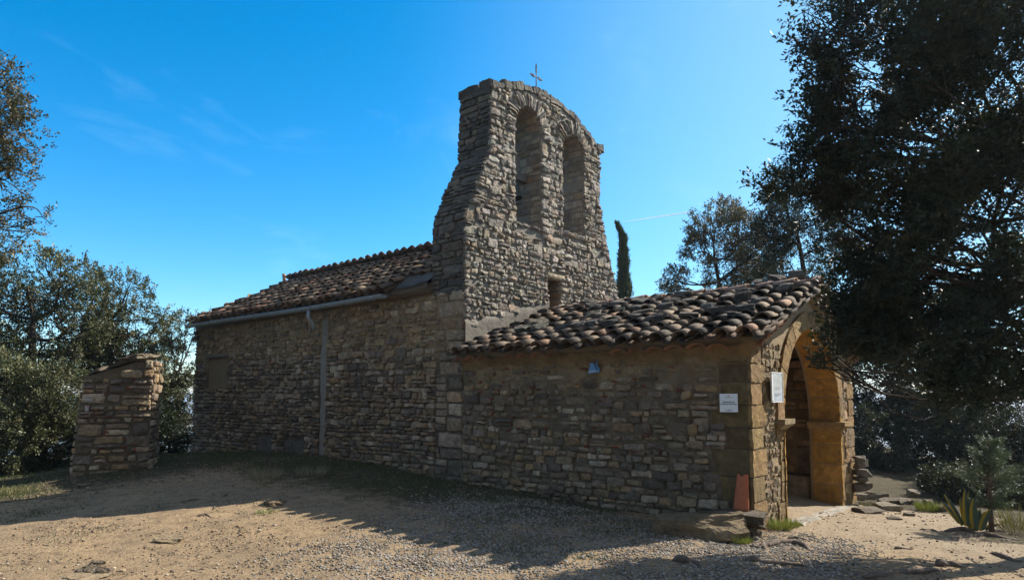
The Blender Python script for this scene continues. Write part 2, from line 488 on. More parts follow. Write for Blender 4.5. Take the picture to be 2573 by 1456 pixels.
PAL = {
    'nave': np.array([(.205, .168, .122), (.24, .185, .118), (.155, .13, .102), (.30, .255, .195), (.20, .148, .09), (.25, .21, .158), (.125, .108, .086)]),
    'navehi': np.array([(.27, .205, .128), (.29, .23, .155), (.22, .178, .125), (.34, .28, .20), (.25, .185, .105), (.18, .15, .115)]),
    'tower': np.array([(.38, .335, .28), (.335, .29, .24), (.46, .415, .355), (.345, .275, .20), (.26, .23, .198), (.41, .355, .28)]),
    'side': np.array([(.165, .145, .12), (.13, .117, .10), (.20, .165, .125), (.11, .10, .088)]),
    'porch': np.array([(.235, .187, .125), (.19, .16, .118), (.33, .285, .22), (.155, .13, .102), (.25, .185, .105), (.26, .22, .16), (.13, .112, .09), (.17, .14, .10)]),
    'ochre': np.array([(.36, .225, .090), (.33, .20, .080), (.38, .25, .115), (.30, .205, .10)]),
    'ochre_bounce': np.array([(.56, .30, .068), (.51, .275, .062), (.57, .325, .085)]),  # arch reveals: ochre with warm bounce light painted into the colour
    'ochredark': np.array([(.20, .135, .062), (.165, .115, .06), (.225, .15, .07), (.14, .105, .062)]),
    'slate': np.array([(.115, .105, .09), (.15, .133, .11), (.09, .083, .074)]),
}
def pick(pal, n, rng, var=0.14):
    p = PAL[pal][rng.integers(0, len(PAL[pal]), n)] * ({'nave': 1.4, 'navehi': 1.35, 'porch': 1.36}.get(pal, 1.0) * (np.array([1.07, .975, .91]) if pal in ('nave', 'navehi', 'porch') else 1.0))
    return p * rng.uniform(1 - var, 1 + var, (n, 1)) * rng.uniform(.96, 1.04, (n, 3))
def course_rects(region, v0, v1, hr, ar, rng, gap=0.016, split=0.25, jit=0.22, drop=0.0):
    out = []; v = v0
    while v < v1 - 0.02:
        h = min(rng.uniform(*hr), v1 - v)
        if v1 - v - h < 0.05: h = v1 - v
        for a, b in region(v, v + h):
            u = a
            while u < b - 0.01:
                L = h * rng.uniform(*ar)
                if b - u - L < 0.6 * h: L = b - u
                if L > 0.75: L = min(L, max(.45, L / 2))
                if rng.random() < drop:
                    u += L; continue
                j = rng.uniform(-jit, jit, 2) * h * 0.35
                g2 = gap * rng.uniform(.5, 1.4)
                r = rng.random()
                if h > 0.13 and r < split:
                    c = v + h * rng.uniform(.35, .65)
                    out.append((u + g2, u + L - g2, v + g2 + j[0], c - g2 * .6)); out.append((u + g2, u + L - g2, c + g2 * .6, v + h - g2 + j[1]))
                else:
                    out.append((u + g2, u + L - g2, v + g2 + j[0], v + h - g2 + j[1]))
                u += L
        v += h
    return np.array(out)
def wavy(r, amp, seed):
    c = np.stack([(r[:, 0] + r[:, 1]) / 2, (r[:, 2] + r[:, 3]) / 2, 0 * r[:, 0]], -1)
    w = noise3(c * np.array([.55, 1.1, 1]), 1, seed) * amp
    r = r.copy(); r[:, 2] += w; r[:, 3] += w
    return r
def sheet(place, u0, u1, v0, v1, step, amp, seed, freq=9):
    us = np.linspace(u0, u1, max(2, int((u1 - u0) / step) + 1)); vs = np.linspace(v0, v1, max(2, int((v1 - v0) / step) + 1))
    U, V = np.meshgrid(us, vs, indexing='ij')
    P = np.stack([U, V, 0 * U], -1)
    d = amp * (noise3(P, freq, seed) + .5 * noise3(P, freq * 2.3, seed + 1))
    return place(U, V, d).reshape(-1, 3), _gridfaces(*U.shape)
def extrude_outline(loops, lo, hi, axis='y'):
    """solid slab from closed 2-D outlines (first outer, others holes) between two planes; returned as verts, faces"""
    cu = bpy.data.curves.new('tmp', 'CURVE'); cu.dimensions = '2D'; cu.fill_mode = 'BOTH'; cu.extrude = abs(hi - lo) / 2
    for lp in loops:
        sp = cu.splines.new('POLY'); sp.points.add(len(lp) - 1)
        for p, (a, b) in zip(sp.points, lp): p.co = (a, b, 0, 1)
        sp.use_cyclic_u = True
    ob = bpy.data.objects.new('tmp', cu); COL.objects.link(ob)
    dg = bpy.context.evaluated_depsgraph_get(); dg.update()
    me = bpy.data.meshes.new_from_object(ob.evaluated_get(dg))
    v = np.array([p.co[:] for p in me.vertices]); f = [tuple(p.vertices) for p in me.polygons]
    bpy.data.objects.remove(ob); bpy.data.curves.remove(cu); bpy.data.meshes.remove(me)
    if axis == 'y': v = np.stack([v[:, 0], (lo + hi) / 2 + v[:, 2], v[:, 1]], -1)
    else: v = np.stack([(lo + hi) / 2 + v[:, 2], v[:, 0], v[:, 1]], -1)
    return v, f

P_left = lambda X0: (lambda u, v, d: np.stack([X0 - d, u, v], -1))
P_right = lambda X0: (lambda u, v, d: np.stack([X0 + d, u, v], -1))
P_front = lambda Y0: (lambda u, v, d: np.stack([u, Y0 - d, v], -1))
P_back = lambda Y0: (lambda u, v, d: np.stack([u, Y0 + d, v], -1))

chapel = thing('chapel', 'old rubble stone chapel with tiled roofs, arched porch and tall twin-arched bell gable', 'chapel', (2.5, 8, 0))
YT, YB = 5.25, 6.08           # front and back of the bell gable
YE = 16.22                    # far end of the nave
WX = 5.0

# ---- nave wall
def build_nave():
    rng = np.random.default_rng(11)
    g = Geo()
    g.box((0.03, YB, -0.6), (0.6, YE - .03, 3.72), mat=1)
    g.box((WX - .6, YB, -0.6), (WX - .03, YE - .03, 3.72), mat=1)
    g.box((0.6, YE - .6, -0.6), (WX - .6, YE - .03, 3.72), mat=1)
    v, f = sheet(P_left(0.0), YT + 0.02, YE - .01, -0.4, 3.74, 0.045, 0.018, 31)
    # bricked-up niche: push the sheet in
    inn = (v[:, 1] > 14.26) & (v[:, 1] < 15.42) & (v[:, 2] > 1.98) & (v[:, 2] < 2.8)
    v[:, 0] -= .004
    v[inn, 0] += 0.15 + 0.14 * np.clip((v[inn, 2] - 2.5) / .2, 0, 1)
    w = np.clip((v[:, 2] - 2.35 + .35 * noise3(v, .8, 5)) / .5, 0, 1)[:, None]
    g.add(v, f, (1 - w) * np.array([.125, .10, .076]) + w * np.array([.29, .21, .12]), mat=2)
    strip = lambda z: (9.54 + .03 * math.sin(z * 3), 9.80 + .04 * math.sin(z * 4 + 1))
    def region(a, b):
        m = (a + b) / 2
        iv = [[5.95, YE]]
        if m < 3.45: s0, s1 = strip(m); iv = [[5.95, s0], [s1, YE]]
        if b > 2.0 and a < 2.82:
            last = iv.pop(); iv += [[last[0], 14.22], [15.46, YE]]
        if m < 0.80:
            last = iv.pop(); iv += [[last[0], 10.35], [11.25, 11.75], [12.55, YE]]
        return iv
    lo = course_rects(region, -0.25, 1.7, (.06, .135), (1.1, 3.2), rng, .007, .2, .55)
    mid = course_rects(region, 1.7, 2.7, (.07, .17), (.8, 2.8), rng, .008, .35, .55)
    hi = course_rects(region, 2.7, 3.66, (.07, .17), (.8, 3.0), rng, .010, .35, .55, drop=.08)
    for r, D0, D1, sd in ((lo, .030, .085, 1), (mid, .024, .07, 2), (hi, .016, .05, 3)):
        r = wavy(r, .035, 5)
        P = stones(r, rng.uniform(D0, D1, len(r)), rng, (.1, .5), .32, .013)
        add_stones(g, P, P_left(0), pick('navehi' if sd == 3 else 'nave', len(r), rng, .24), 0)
    # little brick and flint packing in the joints
    n = 70
    uu = rng.uniform(6.2, 16, n); vv = rng.uniform(1.8, 3.6, n)
    r = np.stack([uu, uu + rng.uniform(.05, .13, n), vv, vv + rng.uniform(.018, .04, n)], -1)
    r = r[((uu < 9.3) | (uu > 9.9)) & ((uu < 14.1) | (uu > 15.5))]
    add_stones(g, stones(r, .03, rng, (.05, .3), .2, .006), P_left(0), np.tile([(.30, .10, .055)], (len(r), 1)) * rng.uniform(.7, 1.1, (len(r), 1)), 0)
    # big corner stones below the bell gable, seen on the nave side
    z = 0.1
    while z < 3.62:
        h = rng.uniform(.17, .30); L = rng.choice([.38, .62]) + rng.uniform(-.05, .05)
        rr = [(YT - .015, YT + L, z + .01, z + h - .01)]
        if L < .6: rr.append((YT + L + .02, 5.95, z + .01, z + h * .5)); rr.append((YT + L + .02, 5.95, z + h * .5 + .015, z + h - .01))
        add_stones(g, stones(rr, rng.uniform(.02, .05, len(rr)), rng, (.05, .2), .1, .011), P_left(0), pick('nave', len(rr), rng, .22) * 1.05, 0)
        z += h
    # slab patches of dark render at the foot
    for a, b, t in ((10.4, 11.2, .72), (11.8, 12.5, .78)):
        add_stones(g, stones([(a, b, .15, t)], .03, rng, (.05, .15), .1, .012), P_left(0), np.array([(.15, .13, .105)]), 0)
    # end wall
    r = course_rects(lambda a, b: [[0, WX]], -.3, 3.66, (.1, .2), (1, 2.8), rng, .016)
    add_stones(g, stones(r, rng.uniform(.02, .06, len(r)), rng), P_back(YE - .02), pick('nave', len(r), rng, .2), 0)
    add_stones(g, stones([(YE - .25, YE + .16, 3.36, 3.5), (YE - .2, YE + .1, 3.52, 3.64)], .09, rng, (.05, .2), .1, .012), P_left(0), pick('slate', 2, rng), 0)
    w = part('nave_wall', g, [M['stone'], M['mortar_warm'], M['pointing']], chapel, False)
    # niche lintel shade slab and reveal
    n = Geo()
    add_stones(n, stones([(14.1, 15.6, 2.80, 2.90)], .05, rng, (.02, .1), .08, .01), P_left(0), np.array([(.22, .19, .15)]))
    part('niche_lintel', n, M['stone'], w)
    # cement strip left by the old down pipe
    s = Geo()
    us = np.linspace(0, 1, 8); vs = np.linspace(.38, 3.52, 60)
    U, V = np.meshgrid(us, vs, indexing='ij')
    wob = .03 * noise3(np.stack([U * 0, V, 0 * V], -1), 3, 8)
    Y = 9.53 + wob + U * (.27 + .05 * noise3(np.stack([U * 0 + 5, V, 0 * V], -1), 2.5, 9))
    d = np.where((U < .01) | (U > .99), -.02, .028 + .010 * noise3(np.stack([Y, V, 0 * V], -1), 6, 12))
    s.add(np.stack([-d, Y, V], -1).reshape(-1, 3), _gridfaces(8, 60))
    part('cement_strip', s, M['strip'], w, label='smooth cement strip running down the nave wall below the gutter spout')
build_nave()

# ---- roof tiles
def tile_template(seg=8):
    ph = np.linspace(0, np.pi, seg + 1)
    V = []
    for a, r in ((0.0, 0.84), (1.0, 1.0)):
        for off in (1.0, 0.86):
            V.append(np.stack([np.full(seg + 1, a), np.cos(ph) * r * off, np.sin(ph) * r * off], -1))
    V = np.concatenate(V); k = seg + 1
    F = []
    for i in range(seg):
        F += [(i, i + 1, 2 * k + i + 1, 2 * k + i), (k + i + 1, k + i, 3 * k + i, 3 * k + i + 1), (i + 1, i, k + i, k + i + 1), (2 * k + i, 2 * k + i + 1, 3 * k + i + 1, 3 * k + i)]
    F += [(0, 2 * k, 3 * k, k), (seg, k + seg, 3 * k + seg, 2 * k + seg)]
    return V, np.array(F)
TV, TF = tile_template()
def add_tiles(g, pos, down, lat, nor, length, rad, flip, cols, rng, yaw=0.03, lift=0.03, ry=0.8, m=0):
    """pos N x 3: upper end; down/lat/nor unit vectors"""
    n = len(pos)
    L = np.broadcast_to(length, (n,)); Rr = np.broadcast_to(rad, (n,))
    a = rng.normal(0, yaw, n)
    dn = down[None] * np.cos(a)[:, None] + lat[None] * np.sin(a)[:, None]
    lt = lat[None] * np.cos(a)[:, None] - down[None] * np.sin(a)[:, None]
    lf = lift + rng.normal(0, lift * .25, n)
    s = -1.0 if flip else 1.0
    tv = TV.copy()
    if flip: tv[:, 1:] = tv[:, 1:] * np.where(tv[:, :1] > .5, .84, 1.0 / .84 * 1.0)
    V = pos[:, None] + tv[None, :, :1] * (dn * L[:, None])[:, None] + tv[None, :, 1:2] * (lt * Rr[:, None])[:, None] + nor[None, None] * (s * tv[None, :, 2:] * Rr[:, None, None] * ry + tv[None, :, :1] * lf[:, None, None])
    F = TF if not flip else TF[:, ::-1]
    f = (F[None] + (np.arange(n) * len(TV))[:, None, None]).reshape(-1, 4)
    g.add(V.reshape(-1, 3), f, np.repeat(cols, len(TV), axis=0), m)
TILE_OLD = np.array([(.40, .305, .225), (.34, .25, .185), (.43, .34, .26), (.37, .21, .14), (.33, .275, .22), (.39, .235, .165), (.26, .205, .16), (.22, .185, .155)])
TILE_DARK = np.array([(.25, .205, .165), (.18, .152, .13), (.32, .245, .185), (.36, .295, .23), (.15, .13, .113), (.38, .25, .18), (.29, .245, .20), (.11, .098, .086)])
def tcols(pal, n, rng): return pal[rng.integers(0, len(pal), n)] * rng.uniform(.8, 1.15, (n, 1)) * np.array([.76, .675, .575])
def roof_slope(g, rng, E, Rg, u0, u1, pitch, expo, pal, keep=None, jit=0.01, yaw=.03, lift=.05):
    """E, Rg: (x, z) of eave and ridge; runs along Y"""
    e = np.array([E[0], 0, E[1]]); r = np.array([Rg[0], 0, Rg[1]])
    down = e - r; Ls = np.linalg.norm(down); down = down / Ls
    lat = np.array([0, 1.0, 0]); nor = np.cross(lat, down); nor = nor if nor[2] > 0 else -nor
    rows = int(math.ceil(Ls / expo)); cols = int((u1 - u0) / pitch)
    tl = expo * 1.18
    for flip in (True, False):
        ps = []
        for j in range(rows):
            for i in range(cols + (1 if flip else 0)):
                y = u0 + (i + (0.0 if flip else .5)) * pitch + rng.normal(0, jit)
                dist = Ls - j * expo - tl + rng.normal(0, jit * 1.5)     # distance below ridge of upper end
                if keep and not keep(r[0] + down[0] * (dist + tl * .5), y): continue
                p = r + down * dist + np.array([0, y, 0]) + nor * ((.075 if not flip else .085) + rng.normal(0, jit * .5))
                ps.append(p)
        ps = np.array(ps)
        add_tiles(g, ps, down, lat, nor, tl, .104 if not flip else .10, flip, tcols(pal, len(ps), rng) * (.45 if flip else 1.0), rng, yaw, (.02 if flip else lift), .86)  # channel tiles darkened: shade between covers painted in, along with gathered dirt
    return down, nor, Ls

def build_nave_roof():
    rng = np.random.default_rng(5)
    g = Geo()
    EX, EZ, RX, RZ = -.32, 3.75, 2.48, 5.24
    hip = lambda x: 16.06 - (x - EX) / (RX - EX) * .72
    keep = lambda x, y: (y < hip(x)) and not (x < .25 and y < 7.05)
    roof_slope(g, rng, (EX, EZ), (RX, RZ), YB + .1, 16.6, .30, .35, TILE_OLD, keep)
    roof_slope(g, rng, (5.32, EZ), (RX, RZ), YB + .1, 16.6, .30, .35, TILE_OLD, lambda x, y: y < hip(2 * RX - x))
    # mortar bed below the tiles, hipped at the far end
    z = lambda x: EZ + (x - EX) / (RX - EX) * (RZ - EZ)
    o = .0
    bed = [(-.22, YB, z(-.22)), (RX, YB, RZ), (5.22, YB, z(-.22)), (-.20, 16.05, z(-.20)), (RX, 15.36, RZ), (5.2, 16.05, z(-.20)),
           (-.10, YB, 3.70), (5.1, YB, 3.70), (-.06, 16.05, 3.66), (5.06, 16.05, 3.66)]
    g.add(bed, [(0, 1, 4, 3), (1, 2, 5, 4), (3, 4, 5), (0, 3, 8, 6), (2, 7, 9, 5), (3, 5, 9, 8), (6, 8, 9, 7), (0, 6, 7, 2, 1)], mat=1)
    # hip end tiles, a steep short slope
    dn = np.array([0, .72, -(RZ - EZ)]); Lh = np.linalg.norm(dn); dn = dn / Lh
    ps = []
    for j in range(6):
        for i in range(18):
            x = -.2 + i * .31; dist = Lh - j * .35 - .41
            wdt = (dist + .2) / Lh * 2.75
            if abs(x - RX) < wdt: ps.append(np.array([x, 15.37, RZ]) + dn * dist + np.array([0, .06, .06]))
    add_tiles(g, np.array(ps), dn, np.array([1.0, 0, 0]), np.array([0, -dn[2], dn[1]]), .41, .125, False, tcols(TILE_OLD, len(ps), rng), rng, .03, .03, .72)
    rf = part('nave_roof', g, [M['tile'], M['mortar']], chapel, label='sloping nave roof of weathered brown half-round clay tiles')
    # ridge
    r = Geo()
    n = 22; yy = np.linspace(YB + .05, 15.3, n)
    add_tiles(r, np.stack([np.full(n, RX), yy, np.full(n, RZ + .04) + rng.normal(0, .004, n)], -1), np.array([0, 1.0, 0]), np.array([-1.0, 0, 0]), np.array([0, 0, 1.0]), .50, .14, False, tcols(TILE_DARK, n, rng), rng, .02, .006, .62)
    r.box((RX - .12, YB, RZ - .05), (RX + .12, 15.55, RZ + .06), mat=1)
    r.tube([(RX - .05, 15.66, RZ + .1), (RX - .07, 15.68, RZ + .36)], [.055, .06], 8, (.42, .25, .17))
    part('ridge_tile', r, [M['tile'], M['mortar_grey']], rf)
    # lump of dark cement flashing against the bell gable
    c = Geo()
    us = np.linspace(YB - .02, 7.12, 16); vs = np.linspace(0, 1, 8)
    U, V = np.meshgrid(us, vs, indexing='ij')
    x = -.16 + V * 1.0 - (U - YB) * .05; zz = 3.90 + V * .62 - (U - YB) * .06 + .05 * np.sin(V * 3.1) + .025 * noise3(np.stack([U, V, V * 0], -1), 4, 2)
    top = np.stack([x, U, zz], -1); bot = top - np.array([0, 0, .12])
    c.add(top.reshape(-1, 3), _gridfaces(16, 8), (.15, .13, .105)); c.add(bot.reshape(-1, 3), _gridfaces(16, 8)[:, ::-1], (.15, .13, .105))
    k = lambda i, j: i * 8 + j
    e = [(k(i, 0), k(i + 1, 0), 128 + k(i + 1, 0), 128 + k(i, 0)) for i in range(15)] + [(k(15, j), k(15, j + 1), 128 + k(15, j + 1), 128 + k(15, j)) for j in range(7)]
    c.f.append((np.array(e), 0))
    add_stones(c, stones([(6.15, 6.6, 3.7, 3.88), (6.62, 7.0, 3.68, 3.86)], .1, rng, (.1, .3), .1, .015), P_left(0), pick('slate', 2, rng))
    part('flashing', c, M['roofrock'], rf)
    # gutter with brackets and a short spout
    gu = Geo()
    ang = np.linspace(np.pi, 2 * np.pi, 9)
    ys = np.linspace(7.05, 15.92, 30)
    sag = 3.73 - .03 * np.exp(-((ys - 9.7) / 2.5) ** 2)
    out = np.stack([-.40 + .072 * np.cos(ang)[None] + 0 * ys[:, None], ys[:, None] + 0 * ang[None], sag[:, None] + .01 + .072 * np.sin(ang)[None]], -1)
    inn = np.stack([-.40 + .064 * np.cos(ang)[None] + 0 * ys[:, None], ys[:, None] + 0 * ang[None], sag[:, None] + .015 + .064 * np.sin(ang)[None]], -1)
    gu.add(out.reshape(-1, 3), _gridfaces(30, 9)); gu.add(inn.reshape(-1, 3), _gridfaces(30, 9)[:, ::-1])
    for e in (0, 29):
        gu.add(out[e], [tuple(range(9))])
    lip = np.stack([np.full(30, -.474), ys, sag + .012], -1)
    gu.tube(lip, .011, 6)
    go = part('gutter', gu, M['zinc'], chapel, label='grey zinc half-round gutter along the nave eave')
    for y in np.arange(7.4, 15.8, .95):
        zz = np.interp(y, ys, sag); br = Geo()
        br.tube([(-.40 + .078 * math.cos(a), y, zz + .01 + .078 * math.sin(a)) for a in np.linspace(np.pi, 2 * np.pi, 8)], .011, 5)
        part('gutter_bracket', br, M['zinc'], go)
    for y in (8.2, 9.45, 9.95, 12.6, 14.5, 15.2):
        zz = np.interp(y, ys, sag); br = Geo()
        br.tube([(-.40 + .077 * math.cos(a), y, zz + .01 + .077 * math.sin(a)) for a in np.linspace(np.pi, 2 * np.pi, 8)], .016, 5)
        part('gutter_clip', br, M['zinc'], go)
    sp = Geo().tube([(-.40, 9.70, 3.67), (-.40, 9.70, 3.50), (-.385, 9.70, 3.45), (-.33, 9.69, 3.40), (-.285, 9.69, 3.33), (-.26, 9.69, 3.22)], [.048, .047, .047, .047, .046, .046], 12)
    part('down_pipe', sp, M['zinc'], go)
build_nave_roof()

# ---- bell gable
PZ = [-1, 4.85, 5.15, 5.4, 5.8, 6.2, 6.45, 7.66, 8.0, 9]
PXL = [0, 0, .03, .15, .32, .52, .66, .70, .79, .80]
PXR = [5.30, 5.24, 5.1, 4.98, 4.78, 4.6, 4.56, 4.60, 4.54, 4.5]
xl = lambda z: np.interp(z, PZ, PXL)
xr = lambda z: np.interp(z, [-1, 3.4, 4.4, 5.4, 6.38, 7.69, 9], [5.5, 5.45, 5.27, 4.86, 4.56, 4.60, 4.58])
TOPX = [.60, .80, 1.1, 1.8, 2.45, 3.0, 3.5, 4.0, 4.58]
TOPZ = [7.92, 7.98, 8.06, 8.26, 8.36, 8.32, 8.20, 8.02, 7.78]
ztop = lambda x: np.interp(x, TOPX, TOPZ)
ARCH = [(1.88, .425, 5.26, 7.34), (3.48, .405, 5.36, 7.27)]     # centre, half width, sill, springing
def arch_out(cx, hw, sill, spring, n=12):
    a = np.linspace(0, np.pi, n + 1)
    return [(cx + hw, sill)] + [(cx + hw * math.cos(t), spring + hw * math.sin(t)) for t in a] + [(cx - hw, sill)]
WIN = (2.52, 2.94, 3.42, 4.26)
def build_gable():
    rng = np.random.default_rng(21)
    g = Geo()
    zs = [-.5, 3.3, 4.4, 4.85, 5.15, 5.4, 5.8, 6.2, 6.45, 7.0, 7.66]
    outer = [(xl(z) + .03, z) for z in zs] + [(x, ztop(x) - .10) for x in TOPX[1:]] + [(xr(z) - .03, z) for z in zs[::-1]]
    holes = [arch_out(*a)[::-1] for a in ARCH] + [[(WIN[0], WIN[2]), (WIN[0], WIN[3]), (WIN[1], WIN[3]), (WIN[1], WIN[2])]]
    v, f = extrude_outline([outer] + holes, YT - .008, YB - .01)
    g.add(v, f, mat=1)
    # front face stones
    def region(a, b):
        m = (a + b) / 2
        L = max(xl(a), xl(b)) - .01; Rr = min(xr(a), xr(b)) + .01
        if b > 7.7:
            xs = np.linspace(L, Rr, 300); ok = xs[ztop(xs) - .10 > b]
            if len(ok) == 0: return []
            L, Rr = ok[0], ok[-1]
        cuts = []
        for cx, hw, sill, spring in ARCH:
            if b > sill - .07 and a < spring: cuts.append((cx - hw, cx + hw))
            elif a >= spring and a < spring + hw + .34:
                q = math.sqrt(max(0, (hw + .34) ** 2 - (a - spring) ** 2)); cuts.append((cx - q, cx + q))
        if b > WIN[2] and a < WIN[3] + .1: cuts.append((WIN[0] - (.0), WIN[1] + .0) if a < WIN[3] else (WIN[0] - .12, WIN[1] + .16))
        iv = [(L, Rr)]
        for c0, c1 in cuts:
            nv = []
            for p, q in iv:
                if c1 <= p or c0 >= q: nv.append((p, q)); continue
                if c0 - p > .06: nv.append((p, c0))
                if q - c1 > .06: nv.append((c1, q))
            iv = nv
        return iv
    lo = course_rects(region, 2.55, 5.2, (.065, .165), (.7, 2.2), rng, .010, .35, .55, .03)
    hi = course_rects(region, 5.2, 8.4, (.06, .17), (.9, 2.4), rng, .008, .3, .4, .02)
    lo = lo[~((lo[:, 3] < 3.10 + .28 * lo[:, 0]) & (lo[:, 0] < 2.5))]       # cement skirt above the porch roof
    for r in (lo, hi):
        r = wavy(r, .03, 14)
        P = stones(r, rng.uniform(.02, .075, len(r)), rng, (.05, .5), .38, .013, .28)
        add_stones(g, P, P_front(YT), pick('tower', len(r), rng, .2), 0)
    # voussoirs
    for cx, hw, sill, spring in ARCH:
        n = 24; da = np.pi / n
        for i in range(n):
            a = (i + .5) * da
            Lr = rng.uniform(.26, .36)
            P = stones([(-da * hw * .5 * 1.15, da * hw * .5 * 1.25, 0, Lr)], rng.uniform(.05, .095), rng, (.02, .25), .25, .010, .35)
            def pl(u, v, d, a=a):
                rad = hw - .01 + v; uu = u * (1 + v / hw * .7)
                return np.stack([cx + math.cos(a) * rad - math.sin(a) * uu, YT - d, spring + math.sin(a) * rad + math.cos(a) * uu], -1)
            add_stones(g, P, pl, pick('tower', 1, rng, .2) * .92, 0)
        # sill
        r = []; u = cx - hw - .04
        while u < cx + hw:
            L = rng.uniform(.16, .34); r.append((u, min(u + L, cx + hw + .06), sill - .07, sill + rng.uniform(-.01, .03))); u += L + .01
        add_stones(g, stones(r, rng.uniform(.05, .09, len(r)), rng, (.05, .3), .2, .010), P_front(YT), pick('tower', len(r), rng), 0)
        # jambs and soffit, following the opening
        hj = spring - sill; tot = 2 * hj + np.pi * hw
        def pj(u, v, d):
            v = np.asarray(v)
            a = np.clip((v - hj) / hw, 0, np.pi)
            x = np.where(v < hj, cx + hw, np.where(v > hj + np.pi * hw, cx - hw, cx + hw * np.cos(a)))
            z = np.where(v < hj, sill + v, np.where(v > hj + np.pi * hw, sill + (tot - v), spring + hw * np.sin(a)))
            nx = -np.where(v < hj, 1.0, np.where(v > hj + np.pi * hw, -1.0, np.cos(a))); nzz = -np.where(v < hj, 0.0, np.where(v > hj + np.pi * hw, 0.0, np.sin(a)))
            return np.stack([x + nx * d, u, z + nzz * d], -1)
        r = course_rects(lambda a, b: [(YT + .0, YB)], 0, tot, (.09, .2), (1.2, 3.2), rng, .010, .1, .15, .05)
        add_stones(g, stones(r, rng.uniform(.008, .03, len(r)), rng, (.05, .3), .15, .008), pj, pick('tower', len(r), rng, .2) * np.array([.95, .9, .82]), 0)
    # weathered left flank: battered, of thin dark courses
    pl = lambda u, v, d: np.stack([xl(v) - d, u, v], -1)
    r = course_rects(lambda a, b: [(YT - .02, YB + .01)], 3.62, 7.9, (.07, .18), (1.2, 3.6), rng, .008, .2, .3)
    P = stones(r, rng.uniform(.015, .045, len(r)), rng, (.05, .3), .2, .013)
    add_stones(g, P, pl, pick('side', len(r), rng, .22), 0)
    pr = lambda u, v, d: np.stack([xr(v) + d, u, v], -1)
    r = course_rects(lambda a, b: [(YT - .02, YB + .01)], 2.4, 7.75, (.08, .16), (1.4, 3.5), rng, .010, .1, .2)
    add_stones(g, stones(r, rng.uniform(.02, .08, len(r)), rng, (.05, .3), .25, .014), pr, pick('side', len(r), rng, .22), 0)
    # back face (plain rubble)
    def reg_b(a, b): return region(a, b)
    r = course_rects(reg_b, 3.7, 8.4, (.1, .2), (1, 2.6), rng, .016)
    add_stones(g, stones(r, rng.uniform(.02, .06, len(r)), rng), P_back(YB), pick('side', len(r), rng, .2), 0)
    # capping of rough slabs along the curved top
    xs = np.array(TOPX[1:]); 
    u = .66; caps = []
    while u < 4.52:
        L = rng.uniform(.10, .30); caps.append((u, u + L)); u += L
    for a, b in caps:
        m = (a + b) / 2; sl = math.atan2(ztop(b) - ztop(a), b - a)
        k = 2
        edges = np.sort(np.concatenate([[YT - .05, YB + .04], rng.uniform(YT + .2, YB - .2, 1)]))
        for e0, e1 in zip(edges[:-1], edges[1:]):
            P = stones([(-(b - a) / 2 * 1.04, (b - a) / 2 * 1.04, e0, e1 + .02)], rng.uniform(.12, .18), rng, (.02, .2), .12, .014, .2)
            def pt(u, v, d, m=m, sl=sl):
                dd = d - .12
                return np.stack([m + u * math.cos(sl) - dd * math.sin(sl), v, ztop(m) + u * math.sin(sl) + dd * math.cos(sl)], -1)
            add_stones(g, P, pt, pick('slate', 1, rng, .2) * 1.15, 0)
    tw = part('bell_gable', g, [M['stone_tower'], M['mortar_grey']], chapel, False, label='tall bell gable of pale rubble with two round-arched openings')
    # window above the porch roof
    w = Geo()
    add_stones(w, stones([(WIN[0] - .13, WIN[1] + .17, WIN[3] - .02, WIN[3] + .11)], .07, rng, (.02, .12), .08, .010), P_front(YT), np.array([(.42, .34, .24)]))
    z = WIN[2] - .1
    while z < WIN[3] - .02:
        h = min(rng.uniform(.14, .24), WIN[3] - z)
        add_stones(w, stones([(YT - .03, YT + .55, z + .008, z + h - .008)], .05, rng, (.02, .15), .08, .010), P_left(WIN[1] + .03), pick('ochre', 1, rng) * np.array([.95, 1.05, 1.5]))
        z += h
    part('window_surround', w, M['ashlar'], tw)
    wb = Geo().box((WIN[0] - .02, YT + .56, WIN[2] - .1), (WIN[1] + .05, YT + .60, WIN[3] + .02), (.02, .016, .013))  # near-black board: darkness of the deep opening put in as colour
    wb.box((WIN[0] - .005, YT + .14, WIN[2] - .1), (WIN[0] + .05, YT + .20, WIN[3] + .0), (.09, .055, .03))
    part('shutter_and_dark_back', wb, M['wood'], tw)
    # cement skirt where porch roof meets the gable
    s = Geo()
    us = np.linspace(.0, 2.52, 40); vs = np.linspace(0, 1, 14)
    U, V = np.meshgrid(us, vs, indexing='ij')
    topz = 3.13 + .275 * U + .07 * noise3(np.stack([U, U * 0, U * 0], -1), 3.5, 3)
    Z = 2.4 + V * (topz - 2.4)
    d = np.where(V > .97, -.01, .05 + .012 * noise3(np.stack([U, Z, Z * 0], -1), 5, 6)) + .05 * np.clip(.35 - V, 0, 1)
    s.add(np.stack([U, YT - d, Z], -1).reshape(-1, 3), _gridfaces(40, 14))
    part('cement_flashing', s, M['cement'], tw, label='rough grey cement skirt sloping above the porch roof')
    # iron cross with leafy arms
    c = Geo(); bx, by, bz = 2.60, YT + .35, 8.40
    c.tube([(bx, by, bz), (bx, by, bz + .66)], .014, 6)
    c.tube([(bx, by, bz + .66), (bx, by, bz + .70), (bx, by, bz + .78)], [.014, .022, .001], 6)
    for s2 in (-1, 1):
        c.tube([(bx, by, bz + .44), (bx + s2 * .2, by, bz + .44)], .012, 6)
        c.tube([(bx + s2 * .2, by, bz + .44), (bx + s2 * .23, by, bz + .44), (bx + s2 * .30, by, bz + .44)], [.012, .022, .001], 6)
        for q in (.13, .19):
            for t in (-1, 1):
                c.tube([(bx + s2 * q, by, bz + .44), (bx + s2 * (q - .005), by, bz + .44 + t * .02), (bx + s2 * (q - .02), by, bz + .44 + t * .05)], [.009, .016, .002], 5)
